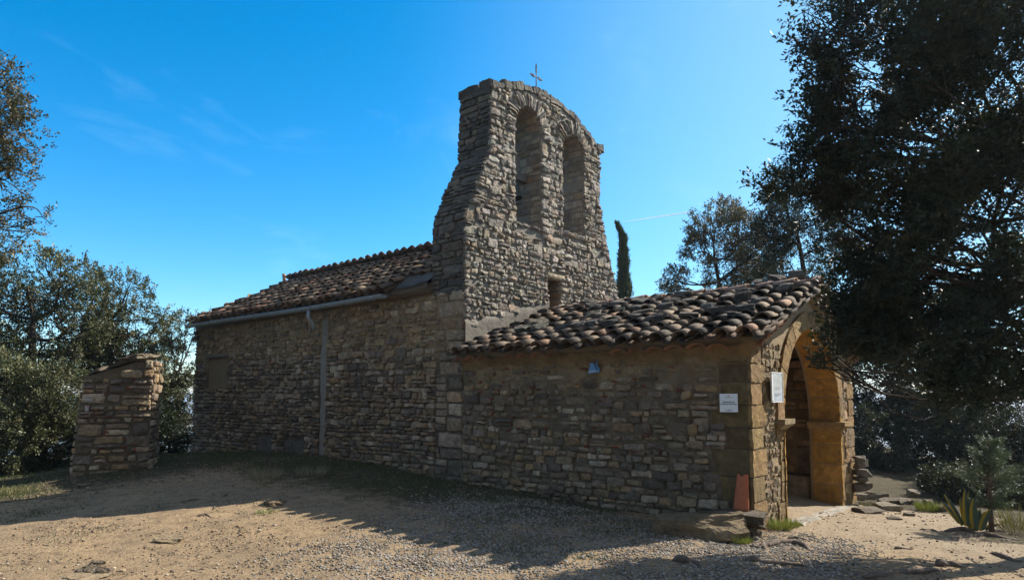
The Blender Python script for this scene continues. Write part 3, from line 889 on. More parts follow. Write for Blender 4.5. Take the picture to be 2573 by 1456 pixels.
    for q in (.58, .64):
        for t in (-1, 1):
            c.tube([(bx, by, bz + q), (bx + t * .02, by, bz + q - .005), (bx + t * .05, by, bz + q - .02)], [.009, .016, .002], 5)
    cv0 = np.array([bx, by, bz]); c.v = [cv0 + (q - cv0) * np.array([.78, 1, .98]) for q in c.v]
    part('iron_cross', c, M['iron'], tw)
build_gable()

# ---- bell hanging in the first opening
def build_bell():
    cx = ARCH[0][0] + .0; y = YT + .42; z = 6.44
    t = thing('bell', 'small dark bronze bell under a grey headstock inside the tall bell gable opening', 'bell', (cx, y, z))
    prof = [(.02, .0), (.08, -.01), (.11, -.06), (.125, -.16), (.15, -.27), (.19, -.34), (.21, -.38), (.20, -.40), (.13, -.30), (.02, -.06)]
    n = 20; a = np.linspace(0, 2 * np.pi, n, endpoint=False)
    V = np.array([[(cx + r * math.cos(q), y + r * math.sin(q), z - .12 + h) for q in a] for r, h in prof]).reshape(-1, 3)
    f = [(i * n + j, i * n + (j + 1) % n, (i + 1) * n + (j + 1) % n, (i + 1) * n + j) for i in range(len(prof) - 1) for j in range(n)]
    part('bell_body', Geo().add(V, f), M['bronze'], t)
    part('clapper', Geo().tube([(cx, y, z - .2), (cx, y, z - .5), (cx, y, z - .56)], [.012, .02, .035], 8), M['iron'], t)
    h = Geo().box((ARCH[0][0] - .44, y - .07, z - .10), (ARCH[0][0] + .44, y + .07, z + .06), (.15, .14, .13)).box((cx - .17, y - .06, z + .06), (cx + .17, y + .06, z + .42), (.15, .14, .13))
    part('headstock', h, M['wood'], t, False)
    part('lever', Geo().tube([(cx + .1, y - .04, z + .38), (cx + .33, y - .30, z + .86)], .02, 6, (.18, .165, .145)), M['wood'], t)
build_bell()

# ---- porch
PW = 5.0
AC, AR, AS = 2.62, 1.44, 1.38
GZL = lambda x: 2.52 + (3.50 - 2.52) * (1 - abs(x - 2.48) / 2.48)
def build_porch():
    rng = np.random.default_rng(8)
    # left wall
    g = Geo()
    g.box((.04, .5, -.6), (.5, YT, 2.4), mat=1)
    v, f = sheet(P_left(0.0), 0.0, YT, -.4, 2.42, .035, .026, 77, 8)
    v[:, 0] -= .006
    v[v[:, 1] < .42, 0] = .008
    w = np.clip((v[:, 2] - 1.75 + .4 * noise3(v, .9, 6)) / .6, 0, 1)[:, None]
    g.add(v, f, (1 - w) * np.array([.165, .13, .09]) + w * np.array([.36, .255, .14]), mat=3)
    q = []           # quoins
    z = -.25; hs = [.30, .33, .32, .36, .27, .30, .28, .26, .26, .2]; Ls = [.34, .3, .45, .55, .32, .55, .40, .42, .46, .4]
    tops = []
    for h, L in zip(hs, Ls):
        q.append((-.005, L, z + .006, z + h - .006)); tops.append((z, z + h, L)); z += h
    zq = z
    P = stones(q, .014, rng, (.01, .08), .05, .007, .08, True)
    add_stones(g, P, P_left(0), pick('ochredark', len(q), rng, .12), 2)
    def region(a, b):
        m = (a + b) / 2; L = .4
        for z0, z1, l in tops:
            if z0 <= m < z1: L = l
        return [(L + .02, YT - .02)]
    lo = course_rects(region, -.2, 1.0, (.06, .15), (1.0, 3.0), rng, .007, .25, .6)
    mi = course_rects(region, 1.0, 1.95, (.07, .18), (.9, 3.0), rng, .009, .4, .65, .05)
    up = course_rects(region, 1.95, 2.4, (.07, .13), (1.6, 4.0), rng, .025, .1, .4, .35)
    for r, d0, d1 in ((lo, .020, .058), (mi, .018, .05), (up, .012, .034)):
        r = wavy(r, .045, 55)
        add_stones(g, stones(r, rng.uniform(d0, d1, len(r)), rng, (.1, .5), .3, .010, .3), P_left(0), pick('porch', len(r), rng, .26), 0)
    n = 60
    uu = rng.uniform(.6, 5.1, n); vv = rng.uniform(.9, 2.3, n)
    r = np.stack([uu, uu + rng.uniform(.05, .14, n), vv, vv + rng.uniform(.018, .04, n)], -1)
    add_stones(g, stones(r, .036, rng, (.05, .3), .2, .006), P_left(0), np.tile([(.33, .095, .05)], (n, 1)) * rng.uniform(.6, 1.1, (n, 1)), 0)
    # inner face
    r = course_rects(lambda a, b: [(.5, YT)], -.1, 2.5, (.14, .26), (1.2, 2.6), rng, .014)
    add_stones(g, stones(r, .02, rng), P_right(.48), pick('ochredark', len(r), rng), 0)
    lw = part('porch_wall', g, [M['stone'], M['mortar_warm'], M['ashlar'], M['pointing']], chapel, False, label='shaded side wall of the porch in mixed rubble and ochre mortar')
    # right wall
    g = Geo()
    g.box((4.5, .5, -.8), (4.97, YT, 2.4), mat=1)
    r = course_rects(lambda a, b: [(.4, YT)], .3, 2.6, (.13, .26), (1.2, 2.8), rng, .014)
    add_stones(g, stones(r, rng.uniform(.015, .05, len(r)), rng, (.1, .4), .2), P_left(4.51), pick('porch', len(r), rng) * np.array([1.15, 1.0, .8]), 0)
    r = course_rects(lambda a, b: [(0, YT)], -.5, 2.5, (.13, .26), (1.2, 2.8), rng, .014)
    add_stones(g, stones(r, rng.uniform(.015, .05, len(r)), rng), P_right(4.97), pick('porch', len(r), rng), 0)
    r = [(.55, 1.5, -.18, .30), (1.52, 2.6, -.18, .30), (2.62, 3.8, -.18, .30), (3.82, YT, -.18, .30)]
    g.box((4.18, .5, -.3), (4.5, YT, .28), mat=1)
    add_stones(g, stones(r, .03, rng, (.02, .1), .05), P_left(4.18), pick('porch', 4, rng), 0)
    part('porch_wall', g, [M['stone'], M['mortar_warm']], chapel, label='far side wall of the porch with a stone bench along it')
    # front wall with the arch
    g = Geo()
    ga = [(AC + AR * math.cos(t), AS + AR * math.sin(t)) for t in np.linspace(0, np.pi, 33)]
    outer = [(.02, -.6), (PW - .02, -.6), (PW - .02, 2.42), (2.48, 3.39), (.02, 2.42)]
    hole = [(AC + AR, -.55)] + ga + [(AC - AR, -.55)]
    v, f = extrude_outline([outer, hole[::-1]], .012, .5)
    g.add(v, f, mat=1)
    # left pier: quoins, rubble, jamb blocks
    z = -.25; i = 0
    qs = []; js = []
    for (z0, z1, L) in tops:
        w = .36 if i % 2 == 0 else .46
        w += rng.uniform(-.05, .05)
        qs.append((-.02, w, z0 + .006, z1 - .006)); i += 1
    add_stones(g, stones(qs, .016, rng, (.01, .10), .06, .009, .1, True), P_front(0), pick('ochre', len(qs), rng, .10), 0)
    z = -.3; jl = []
    while z < AS - .02:
        h = min(rng.uniform(.24, .40), AS - z); 
        if AS - z - h < .1: h = AS - z
        wv = rng.choice([.16, .30]); jl.append((AC - AR - wv, AC - AR + .012, z + .006, z + h - .006)); z += h
    add_stones(g, stones(jl, .014, rng, (.01, .08), .06, .008, .1, True), P_front(0), pick('ochre', len(jl), rng, .10), 0)
    def reg_l(a, b):
        m = (a + b) / 2; L = .42; Rr = 1.0
        if m > AS: Rr = AC - math.sqrt(max(0, (AR + .31) ** 2 - (m - AS) ** 2)) if m < AS + AR + .3 else 2.4
        top = (m - 2.45) / .395
        Lx = max(L if m < zq else .02, top + .1)
        Rr = min(Rr, 1.15)
        return [(Lx, Rr)] if Rr - Lx > .08 else []
    r = course_rects(reg_l, -.25, 2.5, (.05, .13), (.6, 2.0), rng, .010, .2, .5, .10)
    r = wavy(r, .03, 3)
    add_stones(g, stones(r, rng.uniform(.002, .018, len(r)), rng, (.1, .5), .4, .010, .3), P_front(0), pick('tower', len(r), rng, .2) * np.array([.86, .74, .56]), 2)
    # right pier
    z = -.45; jl = []; ql = []
    while z < AS - .02:
        h = min(rng.uniform(.26, .38), AS - z)
        if AS - z - h < .1: h = AS - z
        wv = rng.choice([.18, .34]); jl.append((AC + AR - .012, AC + AR + wv, z + .006, z + h - .006))
        ql.append((AC + AR + wv + .16, PW + .02, z + .006, z + h - .006)); z += h
    while z < 2.45:
        h = min(.3, 2.46 - z); ql.append((4.6 + rng.uniform(-.05, .1), PW + .02, z + .006, z + h - .006)); z += h + 1e-4
    for rr in (jl, ql): add_stones(g, stones(rr, .014, rng, (.01, .12), .07, .009, .1, True), P_front(0), pick('ochre', len(rr), rng, .10) * np.array([.95, .95, 1.0]), 0)
    r = course_rects(lambda a, b: [(AC + AR + .2, 4.62)] if a < AS else [(max(AC + math.sqrt(max(0, (AR + .31) ** 2 - (a - AS) ** 2)), 4.1), 4.62)] if a < 2.3 else [], -.3, 2.4, (.1, .22), (.7, 1.8), rng, .02, .2, .4, .1)
    add_stones(g, stones(r, rng.uniform(.01, .028, len(r)), rng, (.1, .5), .3, .012, .4), P_front(0), pick('porch', len(r), rng, .16) * np.array([1.25, 1.1, .9]), 2)
    pf = part('porch_front', g, [M['ashlar'], M['plaster'], M['stone_tower']], chapel, False, label='sunlit gabled front of the porch with ochre corner stones')
    # arch ring and jamb reveal, ochre ashlar; reveal colour carries painted bounce light
    g = Geo()
    n = 13; da = np.pi / n
    for i in range(n):
        a = (i + .5) * da
        P = stones([(-da * AR / 2 + .004, da * AR / 2 - .004, 0, .27)], .03, rng, (.0, .03), .02, .005, .05, True)
        def pl(u, v, d, a=a):
            ang = a + u / AR; rad = AR + v
            return np.stack([AC + np.cos(ang) * rad, .0 - d, AS + np.sin(ang) * rad], -1)
        add_stones(g, P, pl, pick('ochre', 1, rng, .08))
        P = stones([(-da * AR / 2 + .006, da * AR / 2 - .006, -.03, .46)], .014, rng, (.0, .03), .02, .004, .05, True)
        def ps(u, v, d, a=a):
            ang = a + u / AR; rad = AR - d
            return np.stack([AC + np.cos(ang) * rad, v, AS + np.sin(ang) * rad], -1)
        add_stones(g, P, ps, pick('ochre_bounce', 1, rng, .08))
    for sx, pl in ((-1, P_right(AC - AR)), (1, P_left(AC + AR))):
        z = -.45
        for h in (.34, .30, .36, .34, .28, .23):
            P = stones([(-.03, .46, z + .004, z + h - .004)], .014, rng, (.0, .05), .04, .006, .05, True)
            add_stones(g, P, pl, pick('ochre_bounce', 1, rng, .08)); z += h
    part('arch_stone', g, M['ashlar'], pf, False, label='round arch of smooth ochre sandstone blocks')
    # imposts
    for sx in (-1, 1):
        g = Geo(); x0 = AC + sx * AR
        zt = 1.42 if sx < 0 else 1.29
        lo, hi = (x0 - .30, x0 + .14) if sx < 0 else (x0 - .14, x0 + .30)
        V = []
        for (e, dz) in [(0, 0), (0, -.07), (.035, -.10), (.10, -.15)]:
            a0 = lo + (e if sx > 0 else e * .6); a1 = hi - (e if sx < 0 else e * .6)
            V += [(a0, -.13 + e, zt + dz), (a1, -.13 + e, zt + dz), (a1, .5, zt + dz), (a0, .5, zt + dz)]
        F = [(0, 1, 2, 3)] + [(4 * k + i, 4 * k + 4 + i, 4 * k + 4 + (i + 1) % 4, 4 * k + (i + 1) % 4) for k in range(3) for i in range(4)] + [(12, 15, 14, 13)]
        V = np.array(V); V = V + .008 * np.stack([noise3(V, 7, 1), noise3(V, 7, 2), noise3(V, 7, 3)], -1)
        g.add(V, F, (.40, .31, .18) if sx < 0 else (.42, .28, .12))
        part('impost', g, M['ashlar'], pf, smooth=False)
    # floor and threshold
    g = Geo()
    us = np.linspace(AC - AR - .02, AC + AR + .05, 40); vs = np.linspace(-.24, .02, 8)
    U, V = np.meshgrid(us, vs, indexing='ij')
    sl = -.02 - .045 * (U - 1.2)
    Z = sl - .03 * np.clip((-.18 - V) / .06, 0, 1) + .012 * noise3(np.stack([U, V, 0 * U], -1), 7, 5)
    V2 = V + .03 * noise3(np.stack([U, 0 * U, 0 * U], -1), 5, 7)
    top = np.stack([U, V2, Z], -1)
    g.add(top.reshape(-1, 3), _gridfaces(40, 8), (.43, .39, .33))
    fr = np.stack([top[:, 0], top[:, 0] - np.array([0, .015, .16])], 1)
    g.add(fr.reshape(-1, 3), _gridfaces(40, 2), (.38, .33, .26))
    V = [(.45, .0, -.02), (4.6, .0, -.17), (4.6, YT, -.10), (.45, YT, -.02)]
    g.add(V, [(0, 1, 2, 3)], (.30, .24, .165))
    part('threshold', g, M['rock'], pf)
build_porch()

PE = (-.36, 2.42); PR = (2.48, 3.42)
def build_porch_roof():
    rng = np.random.default_rng(15)
    g = Geo()
    d, nr, Ls = roof_slope(g, rng, PE, PR, -.22, YT - .02, .30, .33, TILE_DARK, None, .016, .04, .042)
    roof_slope(g, rng, (5.34, 2.42), PR, -.22, YT - .02, .30, .34, TILE_DARK, None, .02, .05)
    z = lambda x: 2.42 + (x + .36) / (2.48 + .36)
    bed = [(-.22, -.16, z(-.22) + .03), (2.48, -.16, 3.44), (5.18, -.16, z(-.22) + .03), (-.22, YT, z(-.22) + .03), (2.48, YT, 3.44), (5.18, YT, z(-.22) + .03),
           (-.02, -.02, 2.30), (5.02, -.02, 2.30), (-.02, YT, 2.30), (5.02, YT, 2.30), (2.48, -.02, 3.30), (2.48, YT, 3.30)]
    g.add(bed, [(0, 1, 4, 3), (1, 2, 5, 4), (0, 3, 8, 6), (2, 7, 9, 5), (0, 6, 10, 1), (1, 10, 7, 2), (6, 8, 11, 10), (10, 11, 9, 7), (3, 4, 11, 8), (4, 5, 9, 11)], mat=1)
    rf = part('porch_roof', g, [M['tile'], M['mortar_warm']], chapel, label='sagging porch roof of black-lichened half-round tiles')
    # terracotta soffit tiles under eave and verge
    pal = np.array([(.30, .135, .075), (.24, .12, .075), (.34, .17, .10)])
    for y in np.arange(.06, YT, .30):
        if rng.random() < .2: continue
        s = Geo()
        add_tiles(s, np.array([[.10, y, 2.325 + rng.normal(0, .012)]]), np.array([-1.0, 0, .12]), np.array([0, 1.0, 0]), np.array([.12, 0, 1.0]), .34, .14, False, pal[rng.integers(0, 3, 1)], rng, .03, .01, .5)
        part('soffit_tile', s, M['clay'], rf)
    for sx, x0 in ((1, .02), (-1, 4.94)):
        dirv = np.array([sx * 2.48, 0, 1.0]); dirv /= np.linalg.norm(dirv)
        nv = np.array([-sx * 1.0, 0, 2.48]); nv /= np.linalg.norm(nv)
        for k in np.linspace(.1, 2.45, 12):
            s = Geo()
            add_tiles(s, (np.array([x0, .12, 2.375]) + k * dirv)[None], np.array([0, -1.0, 0]), dirv, nv, .27, .10, False, pal[rng.integers(0, 3, 1)], rng, .03, .01, .6)
            part('soffit_tile', s, M['clay'], rf)
    # mortar cove between wall head and tiles
    cv = Geo()
    us = np.linspace(-.02, YT - .02, 90); vs = np.linspace(0, 1, 7)
    U, V = np.meshgrid(us, vs, indexing='ij')
    d = .015 + .17 * V ** 2 + .018 * noise3(np.stack([U, V, 0 * U], -1), 6, 4) + .02 * np.cos(U * 2 * np.pi / .3) * V
    cv.add(np.stack([-d, U, 2.20 + .20 * V + .015 * np.cos(U * 2 * np.pi / .3) * V], -1).reshape(-1, 3), _gridfaces(90, 7), (.27, .18, .09))
    part('eave_mortar', cv, M['pointing'], rf)
    # ridge tiles with mortar collars
    r = Geo(); n = 14; yy = np.linspace(-.22, YT - .42, n)
    add_tiles(r, np.stack([np.full(n, 2.48), yy[::-1] + .42, np.full(n, 3.51) + rng.normal(0, .01, n)], -1), np.array([0, -1.0, 0]), np.array([1.0, 0, 0]), np.array([0, 0, 1.0]), .44, .125, False, np.array([(.36, .22, .16), (.30, .19, .145), (.40, .27, .20)])[rng.integers(0, 3, n)], rng, .02, .02, .8)
    r.box((2.38, -.16, 3.36), (2.58, YT - .02, 3.515), mat=1)
    for y in yy:
        a = np.linspace(0.1, np.pi - .1, 9)
        r.tube([(2.48 + .135 * math.cos(q), y + .02, 3.53 + .105 * math.sin(q)) for q in a], .016, 5, mat=1)
    part('ridge_tile', r, [M['tile'], M['mortar_grey']], rf)
    # verge mortar along the gable edge
    v = Geo()
    for sx in (1, -1):
        x = np.linspace(-.30, 2.45, 40); x = x if sx > 0 else 4.96 - x
        zc = np.interp(x, [-.36, 2.48, 5.34], [2.42, 3.42, 2.42]) + .05
        P0 = np.stack([x, np.full(40, -.20) + .02 * noise3(np.stack([x, x * 0, x * 0], -1), 9, 3), zc], -1)
        v.tube(P0 - np.array([0, 0, .04]), .042 + .018 * noise3(P0, 8, 5), 7, (.17, .135, .10))
    part('verge_mortar', v, M['pointing'], rf)
    return rf
build_porch_roof()

# ---------------------------------------------------------------- rocks
def ico(sub=2):
    t = (1 + 5 ** .5) / 2
    v = [(-1, t, 0), (1, t, 0), (-1, -t, 0), (1, -t, 0), (0, -1, t), (0, 1, t), (0, -1, -t), (0, 1, -t), (t, 0, -1), (t, 0, 1), (-t, 0, -1), (-t, 0, 1)]
    f = [(0, 11, 5), (0, 5, 1), (0, 1, 7), (0, 7, 10), (0, 10, 11), (1, 5, 9), (5, 11, 4), (11, 10, 2), (10, 7, 6), (7, 1, 8), (3, 9, 4), (3, 4, 2), (3, 2, 6), (3, 6, 8), (3, 8, 9), (4, 9, 5), (2, 4, 11), (6, 2, 10), (8, 6, 7), (9, 8, 1)]
    v = [np.array(p) / np.linalg.norm(p) for p in v]
    for _ in range(sub):
        mid = {}; nf = []
        def m(a, b):
            k = (min(a, b), max(a, b))
            if k not in mid:
                p = v[a] + v[b]; v.append(p / np.linalg.norm(p)); mid[k] = len(v) - 1
            return mid[k]
        for a, b, c in f:
            x, y, z = m(a, b), m(b, c), m(c, a); nf += [(a, x, z), (b, y, x), (c, z, y), (x, y, z)]
        f = nf
    return np.array(v), np.array(f)
ICO1, ICO4 = ico(1), ico(4)
def rock_geo(size, seed, col, boxy=0.55, rough=0.10, rot=0.0, tilt=(0, 0)):
    v, f = ICO4
    p = np.sign(v) * np.abs(v) ** (1 - boxy * .6)
    p = p / np.maximum(np.abs(p).max(1, keepdims=True), .8) 
    rng = np.random.default_rng(seed)
    for _ in range(5):     # chip flat facets off
        n = rng.normal(size=3); n /= np.linalg.norm(n); h = rng.uniform(.68, .95)
        ex = np.clip(p @ n - h, 0, None); p = p - ex[:, None] * n
    p = p + rough * np.stack([noise3(p + seed, 1.7, 1), noise3(p + seed, 1.7, 2), noise3(p + seed, 1.7, 3)], -1) + rough * .5 * np.stack([noise3(p + seed, 4.5, 4), noise3(p + seed, 4.5, 5), noise3(p + seed, 4.5, 6)], -1) + rough * .28 * np.stack([noise3(p + seed, 11, 7), noise3(p + seed, 11, 8), noise3(p + seed, 11, 9)], -1)
    p = p * np.asarray(size) / 2
    cz, sz = math.cos(rot), math.sin(rot)
    for ang, (i, j) in ((tilt[0], (1, 2)), (tilt[1], (2, 0))):
        c, s = math.cos(ang), math.sin(ang); a, b = p[:, i].copy(), p[:, j].copy(); p[:, i] = c * a - s * b; p[:, j] = s * a + c * b
    x, y = p[:, 0].copy(), p[:, 1].copy(); p[:, 0] = cz * x - sz * y; p[:, 1] = sz * x + cz * y
    return p, f, np.asarray(col)
def rock(name, label, cat, loc, size, seed, col, m='rock', group=None, **kw):
    p, f, c = rock_geo(size, seed, col, **kw)
    g = Geo().add(p + np.asarray(loc, float), f, c)
    return single(name, g, M[m], label, cat, loc, group, False)

# stones that weigh down the porch tiles: measured spots on the slope
def roof_hit(x, y, off=.14):
    a = np.array([PE[0], 0, PE[1]]); nrm = np.array([-1.0, 0, 2.84]); nrm /= np.linalg.norm(nrm)
    a = a + nrm * off; r = ray(x, y)
    return CAM + r * (((a - CAM) @ nrm) / (r @ nrm))
z3 = lambda a, b: ((1800 + a * .27473) / 1.592, (1050 + b * .27473) / 1.592)
z4 = lambda a, b: ((2350 + a * .27473) / 1.592, (1050 + b * .27473) / 1.592)
ROOFROCK = [  # (pixel, width px, height px, shape words)
    (z3(670, 985), 200, 60, 'thin dark slab lowest against the cement skirt on the porch roof'),
    (z3(1045, 970), 240, 100, 'dark pitted slab above the second tile row near the skirt'),
    (z3(1260, 950), 260, 90, 'long blackened slab beside the pitted slab on the lower tiles'),
    (z3(1330, 870), 300, 80, 'long flat dark slab lying across tiles in mid slope near the skirt'),
    (z3(1000, 880), 170, 90, 'tilted dark wedge of stone against the cement skirt'),
    (z3(1345, 715), 170, 100, 'rounded black stone at the top corner below the gable window'),
    (z3(1740, 760), 190, 70, 'dark slab on the upper tiles below the gable window'),
    (z3(2040, 585), 230, 120, 'rounded dark boulder close to the ridge under the gable window'),
    (z3(2090, 660), 260, 90, 'broad grey slab just below the rounded ridge boulder'),
    (z3(2080, 765), 220, 80, 'dark flat stone in the middle of the slope towards the gable'),
    (z3(1700, 920), 280, 90, 'blackened slab on the lower middle tiles'),
    (z3(1870, 930), 220, 130, 'steeply tilted dark slab leaning on lower tiles'),
    (z3(2080, 900), 270, 150, 'pale lichen-crusted stone in mid slope'),
    (z4(390, 600), 290, 90, 'long grey stone with pale top near the ridge'),
    (z4(90, 640), 240, 90, 'dark slab overlapping the long grey stone near the ridge'),
    (z4(110, 740), 230, 80, 'thin dark slab under the near-ridge stones'),
    (z4(460, 680), 180, 50, 'small flat block on tiles below the long grey stone'),
    (z4(770, 560), 240, 60, 'thin pale slab leaning on the ridge mortar'),
    (z4(720, 660), 250, 70, 'thin black slab below the pale ridge slab'),
    (z4(800, 730), 320, 110, 'wide dark slab with a sharp corner in mid slope'),
    (z4(190, 785), 190, 60, 'small dark slab beside the lichen-crusted stone'),
    (z4(330, 880), 240, 100, 'black pitted stone above the lower tile row'),
    (z4(720, 790), 180, 80, 'lichen-mottled lump in the middle of the slope'),
    (z4(1050, 790), 240, 130, 'upright grey block on the middle tiles'),
    (z4(880, 830), 180, 90, 'sloping grey stone tucked under the upright block'),
    (z4(1130, 640), 220, 100, 'square-ended dark slab in the upper slope'),
    (z4(1400, 465), 240, 130, 'big brown boulder sitting on the ridge tiles'),
    (z4(1200, 565), 280, 60, 'thin dark slab below the ridge boulder'),
    (z4(1470, 560), 180, 60, 'thin dark plate beside the ridge boulder'),
    (z4(1720, 480), 160, 60, 'narrow flat stone right under the ridge mortar'),
    (z4(1460, 770), 300, 100, 'dark angular slab on the tiles in mid slope towards the front'),
    (z4(1770, 640), 230, 90, 'grey plate propped behind the pale flat slab'),
    (z4(1940, 690), 420, 110, 'large pale flat slab lying level in mid slope'),
    (z4(2000, 515), 190, 60, 'square grey stone beside a pale broken tile'),
    (z4(2140, 760), 200, 90, 'dark rounded slab near the front verge'),
]
r1 = lambda a, b: (1790.2 + a * .2804, 659.5 + b * .2804)
ROOFROCK += [
    (r1(275, 320), 140, 110, 'pointed grey stone standing upright on the tiles near the front'),
    (r1(300, 250), 190, 50, 'long thin stone behind the pointed grey stone'),
    (r1(420, 345), 150, 60, 'thick dark slab beside the pointed grey stone'),
    (r1(295, 420), 160, 80, 'blue-grey stone at the eave end below the pointed stone'),
    (r1(650, 225), 150, 70, 'dark slab on the last tile columns before the front verge'),
    (r1(450, 180), 150, 60, 'long flat stone on the ridge mortar near the front'),
    (r1(590, 150), 160, 60, 'thin sloping slab near the ridge above the front verge'),
    (r1(765, 115), 150, 80, 'mossy block at the front end of the ridge'),
]
def build_roof_rocks():
    rng = np.random.default_rng(44)
    for k, (px, w, h, lab) in enumerate(ROOFROCK):
        sc = .1726 if k < 35 else .2804
        w = w * sc; h = h * sc
        big = 'boulder' in lab or 'upright' in lab or 'lump' in lab or 'block' in lab or 'rounded' in lab
        p = roof_hit(px[0], px[1] + h * .2, .15)
        dep = (p - CAM) @ _fw
        wm = w * dep / F_REF; hm = max(.07, h * dep / F_REF * .8)
        sy = wm * 1.0; sx = wm * rng.uniform(.55, .8)
        if not big: hm = min(hm, .12)
        lift = np.array([0, 0, hm * .3])
        rock('roof_stone', lab, 'stone', tuple(p + lift), (sx, sy, hm * 1.15), 100 + k, pick('slate', 1, rng, .25)[0] * (2.0 if 'pale' in lab else 1.15), 'roofrock',
             'loose stones weighing down the porch roof', rot=rng.uniform(-.5, .5) + .25, tilt=(rng.uniform(-.08, .08), -.33 + rng.uniform(-.12, .12) if not 'level' in lab else -.12), boxy=.5 if big else .75, rough=.09)
build_roof_rocks()

# ---------------------------------------------------------------- wall-mounted signs, tile, stones by the corner
def text_geo(body, size, place, align='CENTER', bold=0.0):
    cu = bpy.data.curves.new('txt', 'FONT'); cu.body = body; cu.size = size; cu.align_x = align; cu.extrude = .0006; cu.offset = bold; cu.resolution_u = 3
    ob = bpy.data.objects.new('txt', cu); COL.objects.link(ob)
    dg = bpy.context.evaluated_depsgraph_get(); dg.update()
    me = bpy.data.meshes.new_from_object(ob.evaluated_get(dg))
    v = np.array([p.co[:] for p in me.vertices]); f = [tuple(p.vertices) for p in me.polygons]
    bpy.data.objects.remove(ob); bpy.data.curves.remove(cu); bpy.data.meshes.remove(me)
    return place(v[:, 0], v[:, 1], v[:, 2]), f
def build_signs():
    # restoration sign on the shaded wall; text reads from the far side (+y) to the corner
    y0, y1, z0, z1 = .155, .395, 1.535, 1.775; X = -.062
    c = np.array([X, (y0 + y1) / 2, (z0 + z1) / 2])
    t = thing('sign', 'square white restoration sign with dark lettering on the shaded porch wall', 'sign', tuple(c))
    part('plate', Geo().box((X, y0, z0), (X + .012, y1, z1), (.80, .80, .80)), M['sign'], t, False)
    pl = lambda zc, xo=0: (lambda u, v, d: np.stack([X - .0012 - d, c[1] - u - xo, zc + v], -1))
    ink = (.02, .02, .03)
    for body, z, s, b in (("Restauració de", 1.660, .0265, .0006), ("l'ermita de Santa Lena", 1.634, .0240, .0006), ("Generalitat de Catalunya", 1.722, .0098, .0002)):
        v, f = text_geo(body, s, pl(z), bold=b); part('lettering', Geo().add(v, f, ink), M['print'], t, False)
    g = Geo()
    v, f = text_geo("Unió Europea", .0090, pl(1.563, .010), bold=.0002); g.add(v, f, ink)
    for k, (zz, l) in enumerate(((1.556, .07), (1.551, .078), (1.547, .055))):
        g.box((X - .002, c[1] - .02 - l + .045, zz), (X - .0005, c[1] - .02 + .045, zz + .0022), (.25, .25, .3))
    part('lettering', g, M['print'], t, False)
    e = Geo().box((X - .003, c[1] - .008, 1.737), (X - .0005, c[1] + .008, 1.754), (.55, .05, .05))
    for k in (-.0045, 0, .0045): e.box((X - .0042, c[1] + k - .001, 1.738), (X - .003, c[1] + k + .001, 1.753), (.75, .55, .15))
    part('emblem', e, M['print'], t, False)
    e = Geo().box((X - .002, c[1] + .030, 1.553), (X - .0005, c[1] + .052, 1.570), (.62, .63, .50))
    part('emblem', e, M['print'], t, False)
    # notice board on the sunlit front
    x0, x1, z0, z1 = .54, .98, 1.66, 2.07; Y = -.085
    t = thing('notice_board', 'pale metal-framed notice board with faded glossy print beside the porch arch', 'notice board', ((x0 + x1) / 2, Y, (z0 + z1) / 2))
    g = Geo().box((x0, Y, z0), (x0 + .035, Y + .02, z1), (.82, .82, .82)).box((x1 - .012, Y, z0), (x1, Y + .02, z1), (.75, .75, .75)).box((x0 + .035, Y, z0), (x1 - .012, Y + .02, z0 + .012), (.8, .8, .8)).box((x0 + .035, Y, z1 - .012), (x1 - .012, Y + .02, z1), (.75, .75, .75))
    part('frame', g, M['sign'], t, False)
    part('panel', Geo().box((x0 + .036, Y + .005, z0 + .013), (x1 - .013, Y + .018, z1 - .013), (.34, .35, .37)), M['gloss'], t, False)
    g = Geo()
    for zz, a, b in ((1.86, .12, .36), (1.84, .14, .30), (1.77, .08, .34), (1.755, .1, .3), (1.74, .1, .24)):
        g.box((x0 + a, Y + .0035, zz), (x0 + b, Y + .0055, zz + .006), (.16, .16, .2))
    part('faded_print', g, M['print'], t, False)
    for a in (x0 + .018, x1 - .02):
        for b in (z0 + .02, z1 - .02):
            part('screw', Geo().tube([(a, Y + .002, b), (a, Y - .004, b)], .006, 8, (.12, .1, .09)), M['iron'], t)
    # torn blue plaque
    X = -.075
    t = thing('plaque', 'small broken blue plaque with worn white strip high on the porch side wall', 'sign', (X, 2.37, 2.17))
    out = [(2.485, 2.085), (2.262, 2.105), (2.270, 2.165), (2.30, 2.19), (2.315, 2.24), (2.31, 2.27), (2.335, 2.272), (2.345, 2.235), (2.35, 2.20), (2.375, 2.245), (2.445, 2.245), (2.435, 2.20), (2.455, 2.14)]
    v, f = extrude_outline([[(a, b) for a, b in out]], X, X + .01, 'x')
    part('plate', Geo().add(v, f, (.085, .23, .46)), M['sign'], t, False)
    g = Geo()
    for k, (a, b) in enumerate(((2.455, 2.43), (2.427, 2.405), (2.40, 2.385), (2.38, 2.355), (2.34, 2.32), (2.315, 2.295))):
        g.box((X - .003, b, 2.104 + (2.46 - a) * .09), (X - .001, a, 2.126 + (2.46 - a) * .09), (.5, .55, .6))
    part('worn_lettering', g, M['print'], t, False)
    g = Geo().tube([(X - .005, 2.335, 2.285), (X - .008, 2.34, 2.2), (X - .008, 2.30, 2.13)], .007, 6, (.15, .2, .24)).tube([(X + .01, 2.34, 2.29), (X - .01, 2.34, 2.28)], .012, 6, (.16, .08, .05))
    part('hanging_wire', g, M['iron'], t)
build_signs()

